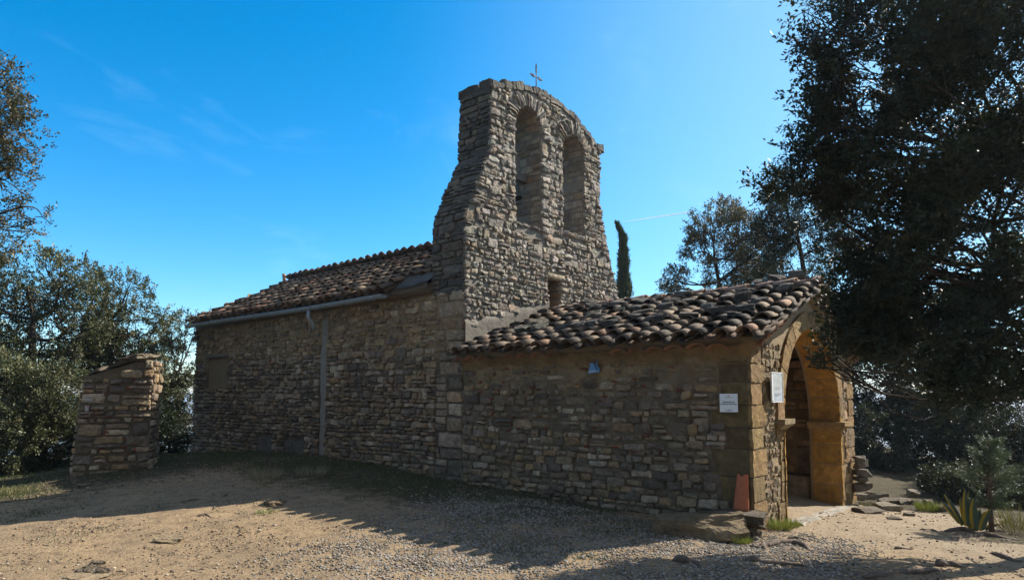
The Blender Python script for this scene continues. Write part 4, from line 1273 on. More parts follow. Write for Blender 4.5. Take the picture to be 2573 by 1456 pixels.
def build_corner_things():
    # long low stone seat and the slab behind it
    rng = np.random.default_rng(3)
    a = on_z(1775, 1366); 
    rock('stone_block', 'long pale-crusted stone block lying on the gravel by the porch corner', 'stone block', (-.70, .36, .09), (.50, 1.15, .38), 7, (.25, .19, .115), 'rock', None, rot=.28, tilt=(-.10, 0), boxy=.9, rough=.12)
    rock('stone_slab', 'dark flat slab wedged under the leaning terracotta tile at the porch corner', 'stone slab', (-.22, .24, .21), (.46, .92, .17), 12, (.13, .108, .08), 'rock', None, rot=.06, boxy=.95, rough=.12)
    rock('rock', 'dark rounded stone propping the flat slab at the porch corner', 'rock', (-.20, .02, .06), (.34, .34, .24), 19, (.15, .12, .085), 'rock', None, rot=.4, boxy=.5)
    # terracotta tile leaning on the wall: tapered, slightly arched
    t = Geo(); n = 9; m = 10
    s = np.linspace(-1, 1, n); h = np.linspace(0, 1, m)
    S, H = np.meshgrid(s, h, indexing='ij')
    wid = .102 - .030 * H
    y = .115 + S * wid; z = .285 + H * .46; x = -.155 + H * .095 - .022 * (1 - S ** 2)
    notch = np.where((np.abs(S - .05) < .28) & (H > .97), .028, 0)
    V = np.stack([x, y, z - notch], -1); V2 = V + np.array([.014, 0, .003])
    t.add(V.reshape(-1, 3), _gridfaces(n, m), (.42, .13, .06)); t.add(V2.reshape(-1, 3), _gridfaces(n, m)[:, ::-1], (.42, .13, .06))
    k = lambda i, j: i * m + j; o = n * m
    e = [(k(i, 0), o + k(i, 0), o + k(i + 1, 0), k(i + 1, 0)) for i in range(n - 1)] + [(k(i, m - 1), k(i + 1, m - 1), o + k(i + 1, m - 1), o + k(i, m - 1)) for i in range(n - 1)] + \
        [(k(0, j), k(0, j + 1), o + k(0, j + 1), o + k(0, j)) for j in range(m - 1)] + [(k(n - 1, j), o + k(n - 1, j), o + k(n - 1, j + 1), k(n - 1, j + 1)) for j in range(m - 1)]
    t.f.append((np.array(e), 0))
    single('roof_tile', t, M['clay'], 'orange terracotta tile leaning upright against the porch corner', 'tile', (-.2, .13, .3))
build_corner_things()

# ---------------------------------------------------------------- free-standing pillar
def build_pillar():
    rng = np.random.default_rng(31)
    A = at_depth(174, 1190, 12.5); B = at_depth(376, 1160, 12.97)
    A[2] = B[2] = 0
    ux = (B - A) / np.linalg.norm(B - A); Lw = np.linalg.norm(B - A)
    nx = np.array([ux[1], -ux[0], 0]); 
    if nx @ (CAM - A) < 0: nx = -nx
    base = float(gz(*(A + B)[:2] / 2)) - .25
    hL, hR = 2.14, 2.50; dep = .95
    t = thing('stone_pillar', 'squat free-standing rubble pillar with a slab cap at the edge of the trees', 'pillar', tuple(((A + B) / 2)[:2]) + (base,))
    g = Geo()
    lean = lambda z: .07 * np.clip(z, 0, 3)         # left edge leans in
    def place(u, v, d):
        u2 = u + (1 - u / Lw) * lean(v) 
        return A + u2[..., None] * ux + d[..., None] * nx + np.stack([0 * v, 0 * v, v], -1)
    top = lambda u: hL + (hR - hL) * np.clip(u / Lw * 1.25, 0, 1)
    def pt(u, v, d): return place(np.array([u], float), np.array([v], float), np.array([d], float))[0]
    V = [pt(0.03, base - .2, -.02), pt(Lw - .03, base - .2, -.02), pt(Lw - .03, top(Lw) - .05, -.02), pt(Lw * .7, top(Lw * .7) - .05, -.02), pt(.03, top(0) - .03, -.02)]
    V += [p - nx * dep for p in V]
    g.add(V, [(0, 1, 2, 3, 4), (9, 8, 7, 6, 5), (0, 5, 6, 1), (1, 6, 7, 2), (2, 7, 8, 3), (3, 8, 9, 4), (4, 9, 5, 0)], mat=1)
    vv, ff = sheet(place, .01, Lw - .01, base - .1, hL, .06, .015, 61); g.add(vv, ff, mat=1)
    def reg(a, b):
        return [(0, Lw)] if b < hL - .02 else [((b - hL + .06) / (hR - hL) * Lw / 1.25, Lw)] if b < hR else []
    r = course_rects(reg, base + .05, hR - .03, (.11, .25), (1.0, 2.6), rng, .018, .3, .3)
    r = wavy(r, .03, 4)
    add_stones(g, stones(r, rng.uniform(.035, .08, len(r)), rng, (.1, .45), .25, .012), place, pick('porch', len(r), rng, .26) * 1.1, 0)
    n = 26; uu = rng.uniform(.2, Lw - .2, n); zz = rng.uniform(.4, 2.1, n)
    add_stones(g, stones(np.stack([uu, uu + rng.uniform(.08, .18, n), zz, zz + rng.uniform(.02, .045, n)], -1), .04, rng), place, np.tile([(.34, .10, .055)], (n, 1)), 0)
    # left return
    def place2(u, v, d):
        return A + (lean(v) - d)[..., None] * ux - u[..., None] * nx + np.stack([0 * v, 0 * v, v], -1)
    r = course_rects(lambda a, b: [(-.02, dep)], base, hL - .03, (.12, .24), (1.1, 2.4), rng, .018)
    add_stones(g, stones(r, rng.uniform(.02, .05, len(r)), rng), place2, pick('porch', len(r), rng, .2), 0)
    def place3(u, v, d):
        return B + d[..., None] * ux - u[..., None] * nx + np.stack([0 * v, 0 * v, v], -1)
    r = course_rects(lambda a, b: [(-.02, dep)], base, hR - .03, (.12, .24), (1.1, 2.4), rng, .018)
    add_stones(g, stones(r, rng.uniform(.02, .05, len(r)), rng), place3, pick('porch', len(r), rng, .2), 0)
    body = part('pillar_body', g, [M['stone'], M['mortar']], t, False)
    c = Geo()
    for (u0, u1, zo) in ((.15, .62, -.02), (.50, 1.05, .03), (.88, Lw + .0, .02)):
        u0 = u0; um = (u0 + u1) / 2
        p, f, _ = rock_geo((u1 - u0, dep * 1.06, .13), int(u0 * 100) + 400, (0, 0, 0), boxy=.8, rough=.16)
        sl = math.atan2(top(u1) - top(max(u0, 0)), u1 - u0) if u0 < 1 else -.06
        q = pt(um, 0, 0)
        w = q + (p[:, :1] * math.cos(sl)) * ux - (p[:, 1:2] + dep * .48) * nx + np.array([0, 0, 1.0]) * (p[:, 2:] + p[:, :1] * math.sin(sl) + top(um) + zo)
        c.add(w, f, (.22, .18, .13))
    part('cap_slab', c, M['rock'], t)
    m = Geo()
    def mark(u0, u1, v0, v1, col):
        P = stones([(u0, u1, v0, v1)], .004, rng, (.05, .2), .1, .002)
        add_stones(m, P + np.array([0, 0, .072]), place, np.array([col]))
    mark(.06, .25, 1.64, 1.70, (.36, .35, .33)); mark(.12, .19, 1.44, 1.57, (.42, .38, .34)); mark(.14, .185, 1.50, 1.57, (.42, .11, .10))
    part('paint_mark', m, M['print'], t, label='white and red painted trail marks')
build_pillar()

# ---------------------------------------------------------------- foliage
def leaf_mesh(g, P, Dr, Nr, L, Wd, cols, fold=.25):
    """P base points, Dr direction, Nr normal-ish: one folded quad per leaf"""
    Dr = Dr / (np.linalg.norm(Dr, axis=1, keepdims=True) + 1e-9)
    S = np.cross(Dr, Nr); S /= np.linalg.norm(S, axis=1, keepdims=True) + 1e-9
    Nn = np.cross(S, Dr)
    L = np.broadcast_to(L, (len(P),))[:, None]; Wd = np.broadcast_to(Wd, (len(P),))[:, None]
    mid = P + Dr * L * .48 + Nn * Wd * fold
    V = np.stack([P, mid + S * Wd / 2, P + Dr * L, mid - S * Wd / 2], 1)
    n = len(P)
    f = np.arange(n * 4).reshape(n, 4)
    g.add(V.reshape(-1, 3), f, np.repeat(cols, 4, axis=0))
LEAFPAL = {
    'holm': np.array([(.024, .036, .020), (.020, .031, .018), (.031, .042, .023), (.042, .042, .022), (.018, .027, .016)]),
    'brown': np.array([(.13, .105, .055), (.11, .10, .05), (.155, .12, .065), (.09, .092, .045)]),
    'olive': np.array([(.11, .125, .06), (.09, .105, .05), (.135, .14, .075), (.085, .095, .045), (.12, .108, .055)]),
    'cypress': np.array([(.065, .10, .06), (.055, .088, .054), (.08, .115, .068)]),
}
def sample_blob(rng, blobs, n, shell=.55):
    """points in a union of ellipsoids, denser towards the outside"""
    vol = np.array([np.prod(b[1]) ** .85 for b in blobs]); k = rng.choice(len(blobs), n, p=vol / vol.sum())
    c = np.array([b[0] for b in blobs])[k]; r = np.array([b[1] for b in blobs])[k]
    d = rng.normal(size=(n, 3)); d /= np.linalg.norm(d, axis=1, keepdims=True)
    rad = rng.random(n) ** (1 / 3) ; rad = np.where(rng.random(n) < shell, .72 + .33 * rng.random(n), rad)
    return c + d * r * rad[:, None], d, k
def tree(label, cat, base, blobs, n_cl, per, leaf, pal, seed, trunk_r=.14, group=None, thr=-.25, nfreq=1.3, name='holm_oak', limbs=7, lean=None, twig=.16, droop=0.0, stem_to=None):
    rng = np.random.default_rng(seed)
    n_cl = int(n_cl * .50); per = int(per * 1.75); twig = twig * 1.15
    base = np.array([base[0], base[1], float(gz(base[0], base[1])) - .1]) if len(base) == 2 else np.array(base, float)
    t = thing(name, label, cat, tuple(base), group)
    P, d, k = sample_blob(rng, blobs, n_cl)
    keepm = (fbm(P, nfreq, seed, 2) + .35 * rng.normal(size=len(P)) * .5) > thr
    sol = np.array([len(b) > 2 and b[2] for b in blobs])
    keepm = keepm | (sol[k] & (rng.random(len(P)) < .8))
    P, d, k = P[keepm], d[keepm], k[keepm]
    # skeleton
    g = Geo()
    cen = np.array([b[0] for b in blobs]); 
    top = cen.mean(0) if stem_to is None else np.array(stem_to, float)
    bk = (.05, .042, .034)
    nseg = 9; tt = np.linspace(0, 1, nseg)[:, None]
    stem = base + (top - base) * tt + .10 * np.linalg.norm(top - base) * .3 * np.sin(tt * 5 + seed) * np.array([math.cos(seed), math.sin(seed), 0]) * tt
    g.tube(stem, trunk_r * (1 - .72 * tt[:, 0]), 8, bk)
    for bi, (c, r) in enumerate([b[:2] for b in blobs]):
        c = np.array(c, float); r = np.array(r, float)
        # limb leaves the stem where it rises towards the blob
        dist = np.linalg.norm(stem - c, axis=1) + 1.2 * np.clip(stem[:, 2] - c[2] + r[2] * .3, 0, None)
        i = int(np.argmin(dist)); i = max(2, min(i, nseg - 1))
        s0 = stem[i]; q = np.linspace(0, 1, 7)[:, None]
        off = rng.normal(size=3) * .12 * np.linalg.norm(c - s0)
        limb = s0 + (c - s0) * q + off * np.sin(q * np.pi)
        r0 = trunk_r * (1 - .72 * i / nseg) * .62 * min(1.0, .12 + r.max() / .75)
        g.tube(limb, r0 * (1 - .6 * q[:, 0]), 6, bk)
        mem = np.where(k == bi)[0]
        if len(mem) == 0: continue
        for e in P[rng.choice(mem, min(limbs, len(mem)), replace=False)]:
            s1 = limb[rng.integers(2, 7)]; q2 = np.linspace(0, 1, 6)[:, None]
            o2 = rng.normal(size=3) * .12 * np.linalg.norm(e - s1)
            br = s1 + (e - s1) * q2 + o2 * np.sin(q2 * np.pi)
            g.tube(br, r0 * .34 * (1 - .75 * q2[:, 0]) + .003, 5, bk)
            for e2 in P[rng.choice(mem, min(5, len(mem)), replace=False)]:
                s2 = br[rng.integers(2, 6)]
                if np.linalg.norm(e2 - s2) < r.max() * .8:
                    q3 = np.linspace(0, 1, 4)[:, None]
                    g.tube(s2 + (e2 - s2) * q3 + rng.normal(size=3) * .06 * np.sin(q3 * np.pi), r0 * .14 * (1 - .7 * q3[:, 0]) + .0022, 4, bk)
    part('trunk', g, M['bark'], t)
    # leaves on twigs
    n = len(P)
    td = d * .8 + rng.normal(size=(n, 3)) * .55 + np.array([0, 0, .35 - droop]); td /= np.linalg.norm(td, axis=1, keepdims=True)
    s = rng.random((n, per)); 
    lp = P[:, None] + td[:, None] * (s[..., None] * twig * 1.3) + rng.normal(size=(n, per, 3)) * twig * .16
    ld = td[:, None] * .8 + rng.normal(size=(n, per, 3)) * .6
    ln = rng.normal(size=(n, 1, 3)) * .5 + rng.normal(size=(n, per, 3)) * .5 + np.array([0, 0, .7])
    cpal = LEAFPAL[pal]
    cl = cpal[rng.integers(0, len(cpal), n)] * rng.uniform(.75, 1.25, (n, 1))
    cl = cl * (1 + .38 * np.clip(fbm(P, 1.1, seed + 5, 2), -1, 1.2))[:, None]
    col = np.repeat(cl[:, None], per, 1) * rng.uniform(.75, 1.3, (n, per, 1))
    Ll = leaf * rng.uniform(.6, 1.25, n * per)
    lg = Geo(); leaf_mesh(lg, lp.reshape(-1, 3), ld.reshape(-1, 3), ln.reshape(-1, 3), Ll, Ll * .46, col.reshape(-1, 3))
    part('crown', lg, M['leaf'], t)
    return t
def B(x, y, d, rx, ry=None, rd=None, solid=False):
    """crown mass centred where the photo shows it, at distance d, with half-sizes given in photo pixels"""
    c = at_depth(x, y, d); k = d / F_REF
    ry = ry or rx
    rd = rd or (rx + ry) / 2
    return (c, (rx * k * 1.0, rd * k, ry * k), solid)

def build_trees():
    GL = 'holm oaks along the left edge of the clearing'
    tree('tall brownish holm oak leaning into the frame above all other trees at the far edge', 'tree', at_depth(-190, 1180, 12.0)[:2],
         [B(-20, 215, 12, 70, 70), B(20, 340, 12, 85, 70), B(-30, 440, 12.2, 90, 80), B(50, 520, 12, 78, 60), B(-80, 300, 12, 110, 170), B(-60, 560, 12, 110, 90)],
         3300, 13, .062, 'brown', 41, .16, GL, .02, 1.7, limbs=9, stem_to=at_depth(-90, 330, 12))
    tree('broad olive-brown holm oak standing behind the stone pillar', 'tree', at_depth(80, 1190, 16.5)[:2],
         [B(70, 720, 16.5, 120, 95), B(150, 690, 16.3, 70, 60), B(-10, 760, 16.5, 100, 110), B(100, 880, 16.5, 130, 110), B(0, 960, 16.5, 130, 130), B(190, 800, 16.6, 80, 90)],
         7500, 13, .075, 'olive', 42, .2, GL, -.25, 1.2, limbs=9)
    tree('open-crowned holm oak with bare forked limbs showing above the pillar cap', 'tree', at_depth(235, 1130, 18)[:2],
         [B(300, 745, 18, 75, 60), B(350, 830, 18, 62, 55), B(240, 790, 18, 75, 80), B(290, 880, 18, 90, 55), B(395, 800, 18, 28, 30), B(225, 900, 18, 75, 55), B(200, 700, 18, 50, 40)],
         4600, 13, .075, 'olive', 43, .17, GL, -.1, 1.4, limbs=10)
    tree('slender pale-leaved oak between the pillar and the chapel corner', 'tree', at_depth(440, 1150, 22)[:2],
         [B(440, 930, 22, 62, 70), B(465, 840, 22, 50, 55), B(400, 1000, 22, 62, 60), B(470, 1010, 22, 60, 70), B(495, 800, 23, 40, 24), B(430, 1090, 22, 66, 45)],
         5600, 12, .085, 'olive', 44, .13, GL, -.22, 1.3, limbs=8)
    tree('dense dark evergreen bush filling the shade beside the pillar foot', 'bush', at_depth(70, 1200, 14.5)[:2],
         [B(60, 1080, 14.5, 120, 110), B(-20, 1000, 14.8, 120, 110), B(140, 1010, 14.8, 70, 90), B(20, 1160, 14.0, 90, 50), B(130, 1120, 14.6, 60, 70)],
         6500, 13, .07, 'olive', 45, .10, None, -.45, 1.2, name='evergreen_bush', limbs=5)
    tree('low dark bush in the gap under the slender oak', 'bush', at_depth(425, 1150, 20)[:2],
         [B(420, 1110, 20.5, 55, 40), B(470, 1120, 20.5, 30, 34), B(390, 1060, 20.5, 40, 50)],
         1900, 12, .08, 'holm', 46, .07, None, -.3, 1.2, name='evergreen_bush', limbs=4)
    # behind the porch
    tree('round-headed holm oak rising behind the porch ridge', 'tree', at_depth(1862, 900, 21)[:2],
         [B(1800, 570, 21, 70, 68), B(1860, 590, 21, 55, 55), B(1770, 630, 21, 55, 45), B(1840, 690, 21, 110, 50), B(1900, 640, 21, 60, 80), B(1700, 705, 21, 40, 30), B(1680, 735, 21, 26, 22)],
         6000, 12, .075, 'brown', 51, .17, None, -.05, 1.7, limbs=10)
    tree('taller thin-crowned holm oak behind the porch front gable', 'tree', at_depth(2020, 900, 19)[:2],
         [B(1980, 480, 19, 62, 50), B(2000, 560, 19, 90, 75), B(1940, 600, 19, 60, 60), B(2060, 620, 19, 90, 90), B(2090, 540, 19, 70, 80), B(1990, 680, 19, 100, 60)],
         6400, 12, .07, 'holm', 52, .17, None, -.08, 1.7, limbs=10)
    # big oak in the right foreground, trunk outside the frame
    d0 = 7.6
    fg = [B(2125, 60, d0, 75, 100), B(2110, 190, d0, 60, 80), B(2240, 120, d0, 170, 200), B(2130, 330, d0 + .1, 70, 110), B(2085, 330, d0, 34, 50),
          B(2030, 385, d0, 42, 40), B(2260, 400, d0, 150, 180), B(1970, 470, d0 + .4, 55, 26), B(2095, 540, d0 + .3, 70, 60), B(2180, 600, d0 + .2, 120, 130),
          B(2180, 700, d0 + .4, 70, 90), B(2330, 640, d0, 160, 190), B(2450, 200, d0, 190, 260), B(2500, 560, d0 - .2, 170, 240), B(2190, 820, d0 + .4, 80, 70), B(2120, 830, d0 + .5, 30, 60),
          B(2330, 840, d0 + .2, 150, 100), B(2500, 860, d0, 150, 140), B(2450, 970, d0 + .1, 140, 70), B(2085, 905, d0 + .6, 34, 18), B(2030, 920, d0 + .65, 30, 12), B(2165, 730, d0 + .4, 50, 80, None, True), B(2200, 850, d0 + .5, 55, 60, None, True), B(2190, 650, d0 + .4, 70, 60, None, True), B(2040, 485, d0 + .35, 50, 26),
          B(2020, 30, d0, 34, 22, None, True), B(2010, 105, d0, 30, 18, None, True), B(2048, 170, d0, 34, 26, None, True), B(2030, 235, d0, 30, 20, None, True), B(2022, 300, d0 + .1, 26, 20, None, True), B(1985, 375, d0 + .2, 26, 18, None, True), B(2010, 410, d0 + .2, 34, 14, None, True), B(1920, 468, d0 + .4, 24, 12, None, True), B(1960, 440, d0 + .4, 22, 16, None, True), B(2070, 600, d0 + .3, 34, 26, None, True)]
    tree('huge dark holm oak overhanging the porch arch from the near side', 'tree', at_depth(2860, 1500, 7.9)[:2], fg, 30000, 13, .060, 'holm', 61, .17, None, .0, 1.9, limbs=9, stem_to=at_depth(2560, 420, 7.8), twig=.15)
    ring = []  # oaks added out of view to block sky light on shaded walls and ground
    for k, (x, y, sc) in enumerate(((-15.0, 4.5, 1.0), (-16.5, -1.5, 1.15), (-15.0, -8.0, 1.05), (-9.0, -12.5, 1.1), (-17.0, 10.5, 1.0))):
        zb = float(gz(x, y)) - .1; h = 8.5 * sc
        bl = [(np.array([x + dx * sc, y + dy * sc, zb + dz * sc]), np.array([rx, ry, rz]) * sc) for dx, dy, dz, rx, ry, rz in ((0, 0, 6.3, 2.6, 2.8, 2.2), (.3, 2.0, 4.2, 2.0, 2.2, 2.0), (-.2, -2.1, 4.4, 2.0, 2.2, 2.1), (.6, .3, 2.2, 2.0, 2.6, 1.7))]
        tree(('added unseen tall holm oak cutting sky light opposite the nave wall', 'added unseen stout holm oak cutting sky light opposite the porch wall', 'added unseen holm oak cutting sky light diagonally behind the viewer', 'added unseen holm oak cutting sky light in front of the porch', 'added unseen holm oak cutting sky light opposite the pillar')[k], 'tree', (x, y), bl, 3600, 9, .16, 'olive', 301 + k, .22, 'added unseen holm oaks that cut sky light on the shaded walls', -.35, .8, limbs=4, twig=.3)
    # darker wood behind the clearing on the right
    GR = 'dark oaks closing the clearing beyond the porch'
    tree('dark oak with a bare trunk just beyond the porch corner', 'tree', at_depth(2262, 1150, 20)[:2],
         [B(2230, 960, 20, 90, 100), B(2300, 900, 20.2, 100, 110), B(2190, 1060, 20, 60, 70), B(2290, 1060, 20, 80, 70), B(2220, 850, 20.2, 90, 90)],
         6500, 12, .085, 'holm', 71, .15, GR, -.28, 1.5, limbs=8)
    tree('slim-stemmed dark oak between the bare-trunked oak and the young conifer', 'tree', at_depth(2372, 1190, 18)[:2],
         [B(2390, 1000, 18.2, 90, 90), B(2340, 1100, 18, 70, 80), B(2430, 1110, 18.4, 80, 80), B(2400, 1190, 18.4, 90, 50), B(2300, 1170, 19, 60, 50)],
         6200, 12, .08, 'holm', 72, .10, GR, -.3, 1.5, limbs=8)
    tree('dense dark oak filling the edge behind the young conifer', 'tree', at_depth(2560, 1240, 15.5)[:2],
         [B(2540, 1060, 15.5, 90, 110), B(2560, 1180, 15.5, 80, 90), B(2490, 1120, 16, 80, 90), B(2590, 1280, 15, 70, 50), B(2500, 1240, 16, 80, 55)],
         6200, 12, .065, 'holm', 73, .12, GR, -.35, 1.5, limbs=7)
    tree('low dark bush beyond the stone stack at the porch corner', 'bush', at_depth(2205, 1170, 17)[:2],
         [B(2195, 1130, 17, 40, 50), B(2240, 1165, 17, 50, 40), B(2180, 1080, 17.5, 30, 50), B(2290, 1190, 17, 50, 32)], 2200, 12, .075, 'holm', 74, .06, None, -.3, 1.4, name='evergreen_bush', limbs=4)
    tree('dark bush in the shade behind the agave', 'bush', at_depth(2440, 1270, 12.5)[:2],
         [B(2430, 1235, 12.5, 60, 40), B(2520, 1265, 12, 60, 45), B(2370, 1215, 13.5, 45, 30)], 2200, 12, .06, 'holm', 75, .05, None, -.35, 1.4, name='evergreen_bush', limbs=4)
    # cypress behind the gable
    rng = np.random.default_rng(81)
    dc = 26.0; b = at_depth(1566, 1010, dc); k = dc / F_REF
    t = thing('cypress', 'slim dark green cypress with a bent tip behind the bell gable', 'tree', tuple(b))
    part('trunk', Geo().tube([b, b + (0, 0, 3.0), at_depth(1556, 600, dc)], [.12, .09, .02], 8, (.08, .065, .05)), M['bark'], t)
    n = 22000
    h = rng.random(n) ** .9
    ytop = 562; y = ytop + h * (1000 - ytop)
    cx = 1566 + np.where(y < 600, -(600 - y) * .45, 0) + np.clip((y - 600) * .012, 0, 3)
    rad = np.interp(y, [560, 575, 600, 650, 720, 800, 1000], [1.5, 3, 6.5, 11.5, 15.5, 18, 17]) * (.82 + .3 * noise3(np.stack([y * .05, y * 0, y * 0], -1), 1, 3))
    a = rng.uniform(0, 2 * np.pi, n); rr = rad * np.sqrt(rng.uniform(.2, 1.0, n)) * (1 + .45 * (rng.random(n) < .12))
    r0 = np.array([at_depth(cx[i], y[i], dc) for i in range(n)])
    P = r0 + (np.cos(a) * rr * k)[:, None] * _right + (np.sin(a) * rr * k)[:, None] * _view
    Dv = (np.cos(a)[:, None] * _right + np.sin(a)[:, None] * _view) * .45 + np.array([0, 0, 1.0]) + rng.normal(size=(n, 3)) * .25
    pc = LEAFPAL['cypress']; c = pc[rng.integers(0, 3, n)] * rng.uniform(.7, 1.3, (n, 1))
    g = Geo(); leaf_mesh(g, P, Dv, rng.normal(size=(n, 3)), rng.uniform(.08, .22, n), .035, c)
    part('crown', g, M['leaf'], t)
build_trees()

# ---------------------------------------------------------------- young conifer, agave, tufts
def build_plants():
    rng = np.random.default_rng(91)
    b = on_z(2492, 1335)
    dep = (b - CAM) @ _fw; H = 235 * dep / F_REF
    t = thing('young_conifer', 'small feathery blue-green young conifer beside the variegated agave', 'tree', tuple(b))
    part('trunk', Geo().tube([b - (0, 0, .05), b + (.01, 0, H * .5), b + (-.02, 0, H * .98)], [.035, .022, .004], 8, (.17, .13, .10)), M['bark'], t)
    g = Geo(); tw = Geo()
    for i in range(70):
        h = rng.uniform(.22, .95) * H
        ln = np.interp(h / H, [.2, .4, .7, 1.0], [.26, .44, .30, .10]) * rng.uniform(.75, 1.15)
        a = rng.uniform(0, 2 * np.pi)
        dv = np.array([math.cos(a), math.sin(a), rng.uniform(.30, .75)]); dv /= np.linalg.norm(dv)
        s = np.linspace(0, 1, 6)[:, None]
        path = b + (0, 0, h) + dv * ln * s + np.array([0, 0, .10]) * ln * s ** 2
        tw.tube(path, .007 * (1 - .8 * s[:, 0]) + .001, 4, (.16, .12, .09))
        m = 200
        q = rng.uniform(.15, 1.05, m)
        P = b + (0, 0, h) + dv * ln * q[:, None] + np.array([0, 0, .10]) * ln * q[:, None] ** 2 + rng.normal(size=(m, 3)) * .018
        D = dv + rng.normal(size=(m, 3)) * .5 + np.array([0, 0, .15]) - .5 * np.array([0, 0, 1.0]) * (q[:, None] > .8)
        c = np.array([(.085, .135, .075), (.07, .118, .068), (.11, .15, .078)])[rng.integers(0, 3, m)] * rng.uniform(.7, 1.3, (m, 1))
        leaf_mesh(g, P, D, rng.normal(size=(m, 3)), rng.uniform(.02, .06, m), .006, c)
    part('branch', tw, M['bark'], t)
    part('foliage', g, M['leaf'], t)
    # agave with yellow margins
    b = on_z(2447, 1326)
    t = thing('agave', 'variegated agave with yellow-edged blades at the edge of the trodden earth', 'plant', tuple(b))
    spec = [(2364, 1258, 2412, 1312, .045), (2372, 1240, 2420, 1318, .045), (2424, 1226, 2432, 1320, .06), (2434, 1232, 2438, 1322, .05), (2412, 1250, 2428, 1316, .05), (2446, 1250, 2452, 1326, .08),
            (2440, 1282, 2446, 1330, .09), (2462, 1278, 2458, 1330, .09), (2476, 1284, 2462, 1332, .08), (2490, 1276, 2468, 1330, .07), (2456, 1296, 2450, 1334, .08), (2512, 1316, 2476, 1328, .045)]
    for k, (tx, ty, bx, by, wd) in enumerate(spec):
        dd = dep + rng.uniform(-.15, .15)
        tip = at_depth(tx, ty, dd); b2 = at_depth(bx, by, dep + (dd - dep) * .4); dx = tx - bx
        v = tip - b2; L = np.linalg.norm(v)
        n, m = 7, 14
        S, Hh = np.meshgrid(np.linspace(-1, 1, n), np.linspace(0, 1, m), indexing='ij')
        side = np.cross(v, _view); side /= np.linalg.norm(side)
        nor = np.cross(side, v / L)
        ctr = b2 + v * Hh[..., None] + np.array([0, 0, 1.0]) * (.05 * L * np.sin(Hh * np.pi))[..., None]
        w = wd * .75 * np.interp(Hh, [0, .3, .6, .9, 1], [.8, 1.0, .85, .3, .02])
        V = ctr + (S * w)[..., None] * side + ((S ** 2) * w * .45)[..., None] * nor
        mar = np.abs(S) > .55
        c = np.where(mar[..., None] & (S > -.2)[..., None], np.array([.42, .31, .035]), np.array([.075, .12, .085]))
        gg = Geo().add(V.reshape(-1, 3), _gridfaces(n, m), c.reshape(-1, 3))
        gg.add((V - nor * .006).reshape(-1, 3), _gridfaces(n, m)[:, ::-1], c.reshape(-1, 3))
        part('leaf', gg, M['grass'], t)
    def tuft(label, x, y, n, h, sp, pal, seed, cat='grass tuft', name='grass_tuft', p=None):
        r = np.random.default_rng(seed)
        p = on_z(x, y) if p is None else np.array(p, float)
        a = r.uniform(0, 2 * np.pi, n); rr = sp * np.sqrt(r.random(n))
        P = p + np.stack([np.cos(a) * rr, np.sin(a) * rr, 0 * a], -1)
        D = np.stack([np.cos(a) * .5, np.sin(a) * .5, np.ones(n)], -1) + r.normal(size=(n, 3)) * .28
        c = np.array(pal)[r.integers(0, len(pal), n)] * r.uniform(.7, 1.3, (n, 1))
        g = Geo(); leaf_mesh(g, P - (0, 0, .01), D, r.normal(size=(n, 3)), h * r.uniform(.5, 1.2, n), .007, c, .1)
        single(name, g, M['grass'], label, cat, tuple(p))
    green = [(.24, .28, .05), (.19, .24, .05), (.30, .30, .08)]
    dry = [(.30, .25, .15), (.24, .20, .12), (.35, .30, .19)]
    mixd = [(.10, .12, .05), (.16, .14, .07), (.22, .18, .10)]
    tuft('bright green grass tuft at the foot of the near porch pier', 1962, 1330, 420, .17, .12, green, 1)
    tuft('small green grass tuft beside the threshold edge', 1990, 1322, 220, .13, .09, green, 2)
    tuft('green weed clump beside the long stone block', 1858, 1362, 300, .10, .11, green, 3)
    tuft('yellow-green grass clump among the rocks near the agave', 2330, 1282, 420, .20, .14, green, 4)
    tuft('low green tuft at the far porch corner among rocks', 2185, 1270, 250, .10, .16, mixd, 5)
    tuft('pale dry grass clump on the bank below the nave wall', 665, 1205, 260, .28, .22, dry, 6)
    tuft('dry straw tuft on the bank near the cement strip', 780, 1195, 220, .22, .25, dry, 7)
    tuft('sunlit green weed on the tip of the lit sand', 672, 1288, 160, .08, .16, [(.30, .30, .12), (.24, .26, .10)], 8)
    tuft('grey-green weed in shade just beyond the lit sand', 690, 1262, 160, .09, .16, mixd, 9)
    tuft('grassy mound at the far left edge of the clearing', 18, 1240, 700, .14, .45, [(.20, .19, .08), (.28, .25, .12), (.12, .13, .05)], 10)
    tuft('tall yellow reedy grass at the right edge near the conifer', 2560, 1340, 260, .45, .16, [(.26, .22, .06), (.18, .17, .06)], 12)
    p = np.array([2.05, YT + .3, float(ztop(2.05)) + .02])
    tuft('tuft of dry grass growing on top of the bell gable', 0, 0, 160, .15, .16, dry, 11, p=p)
build_plants()

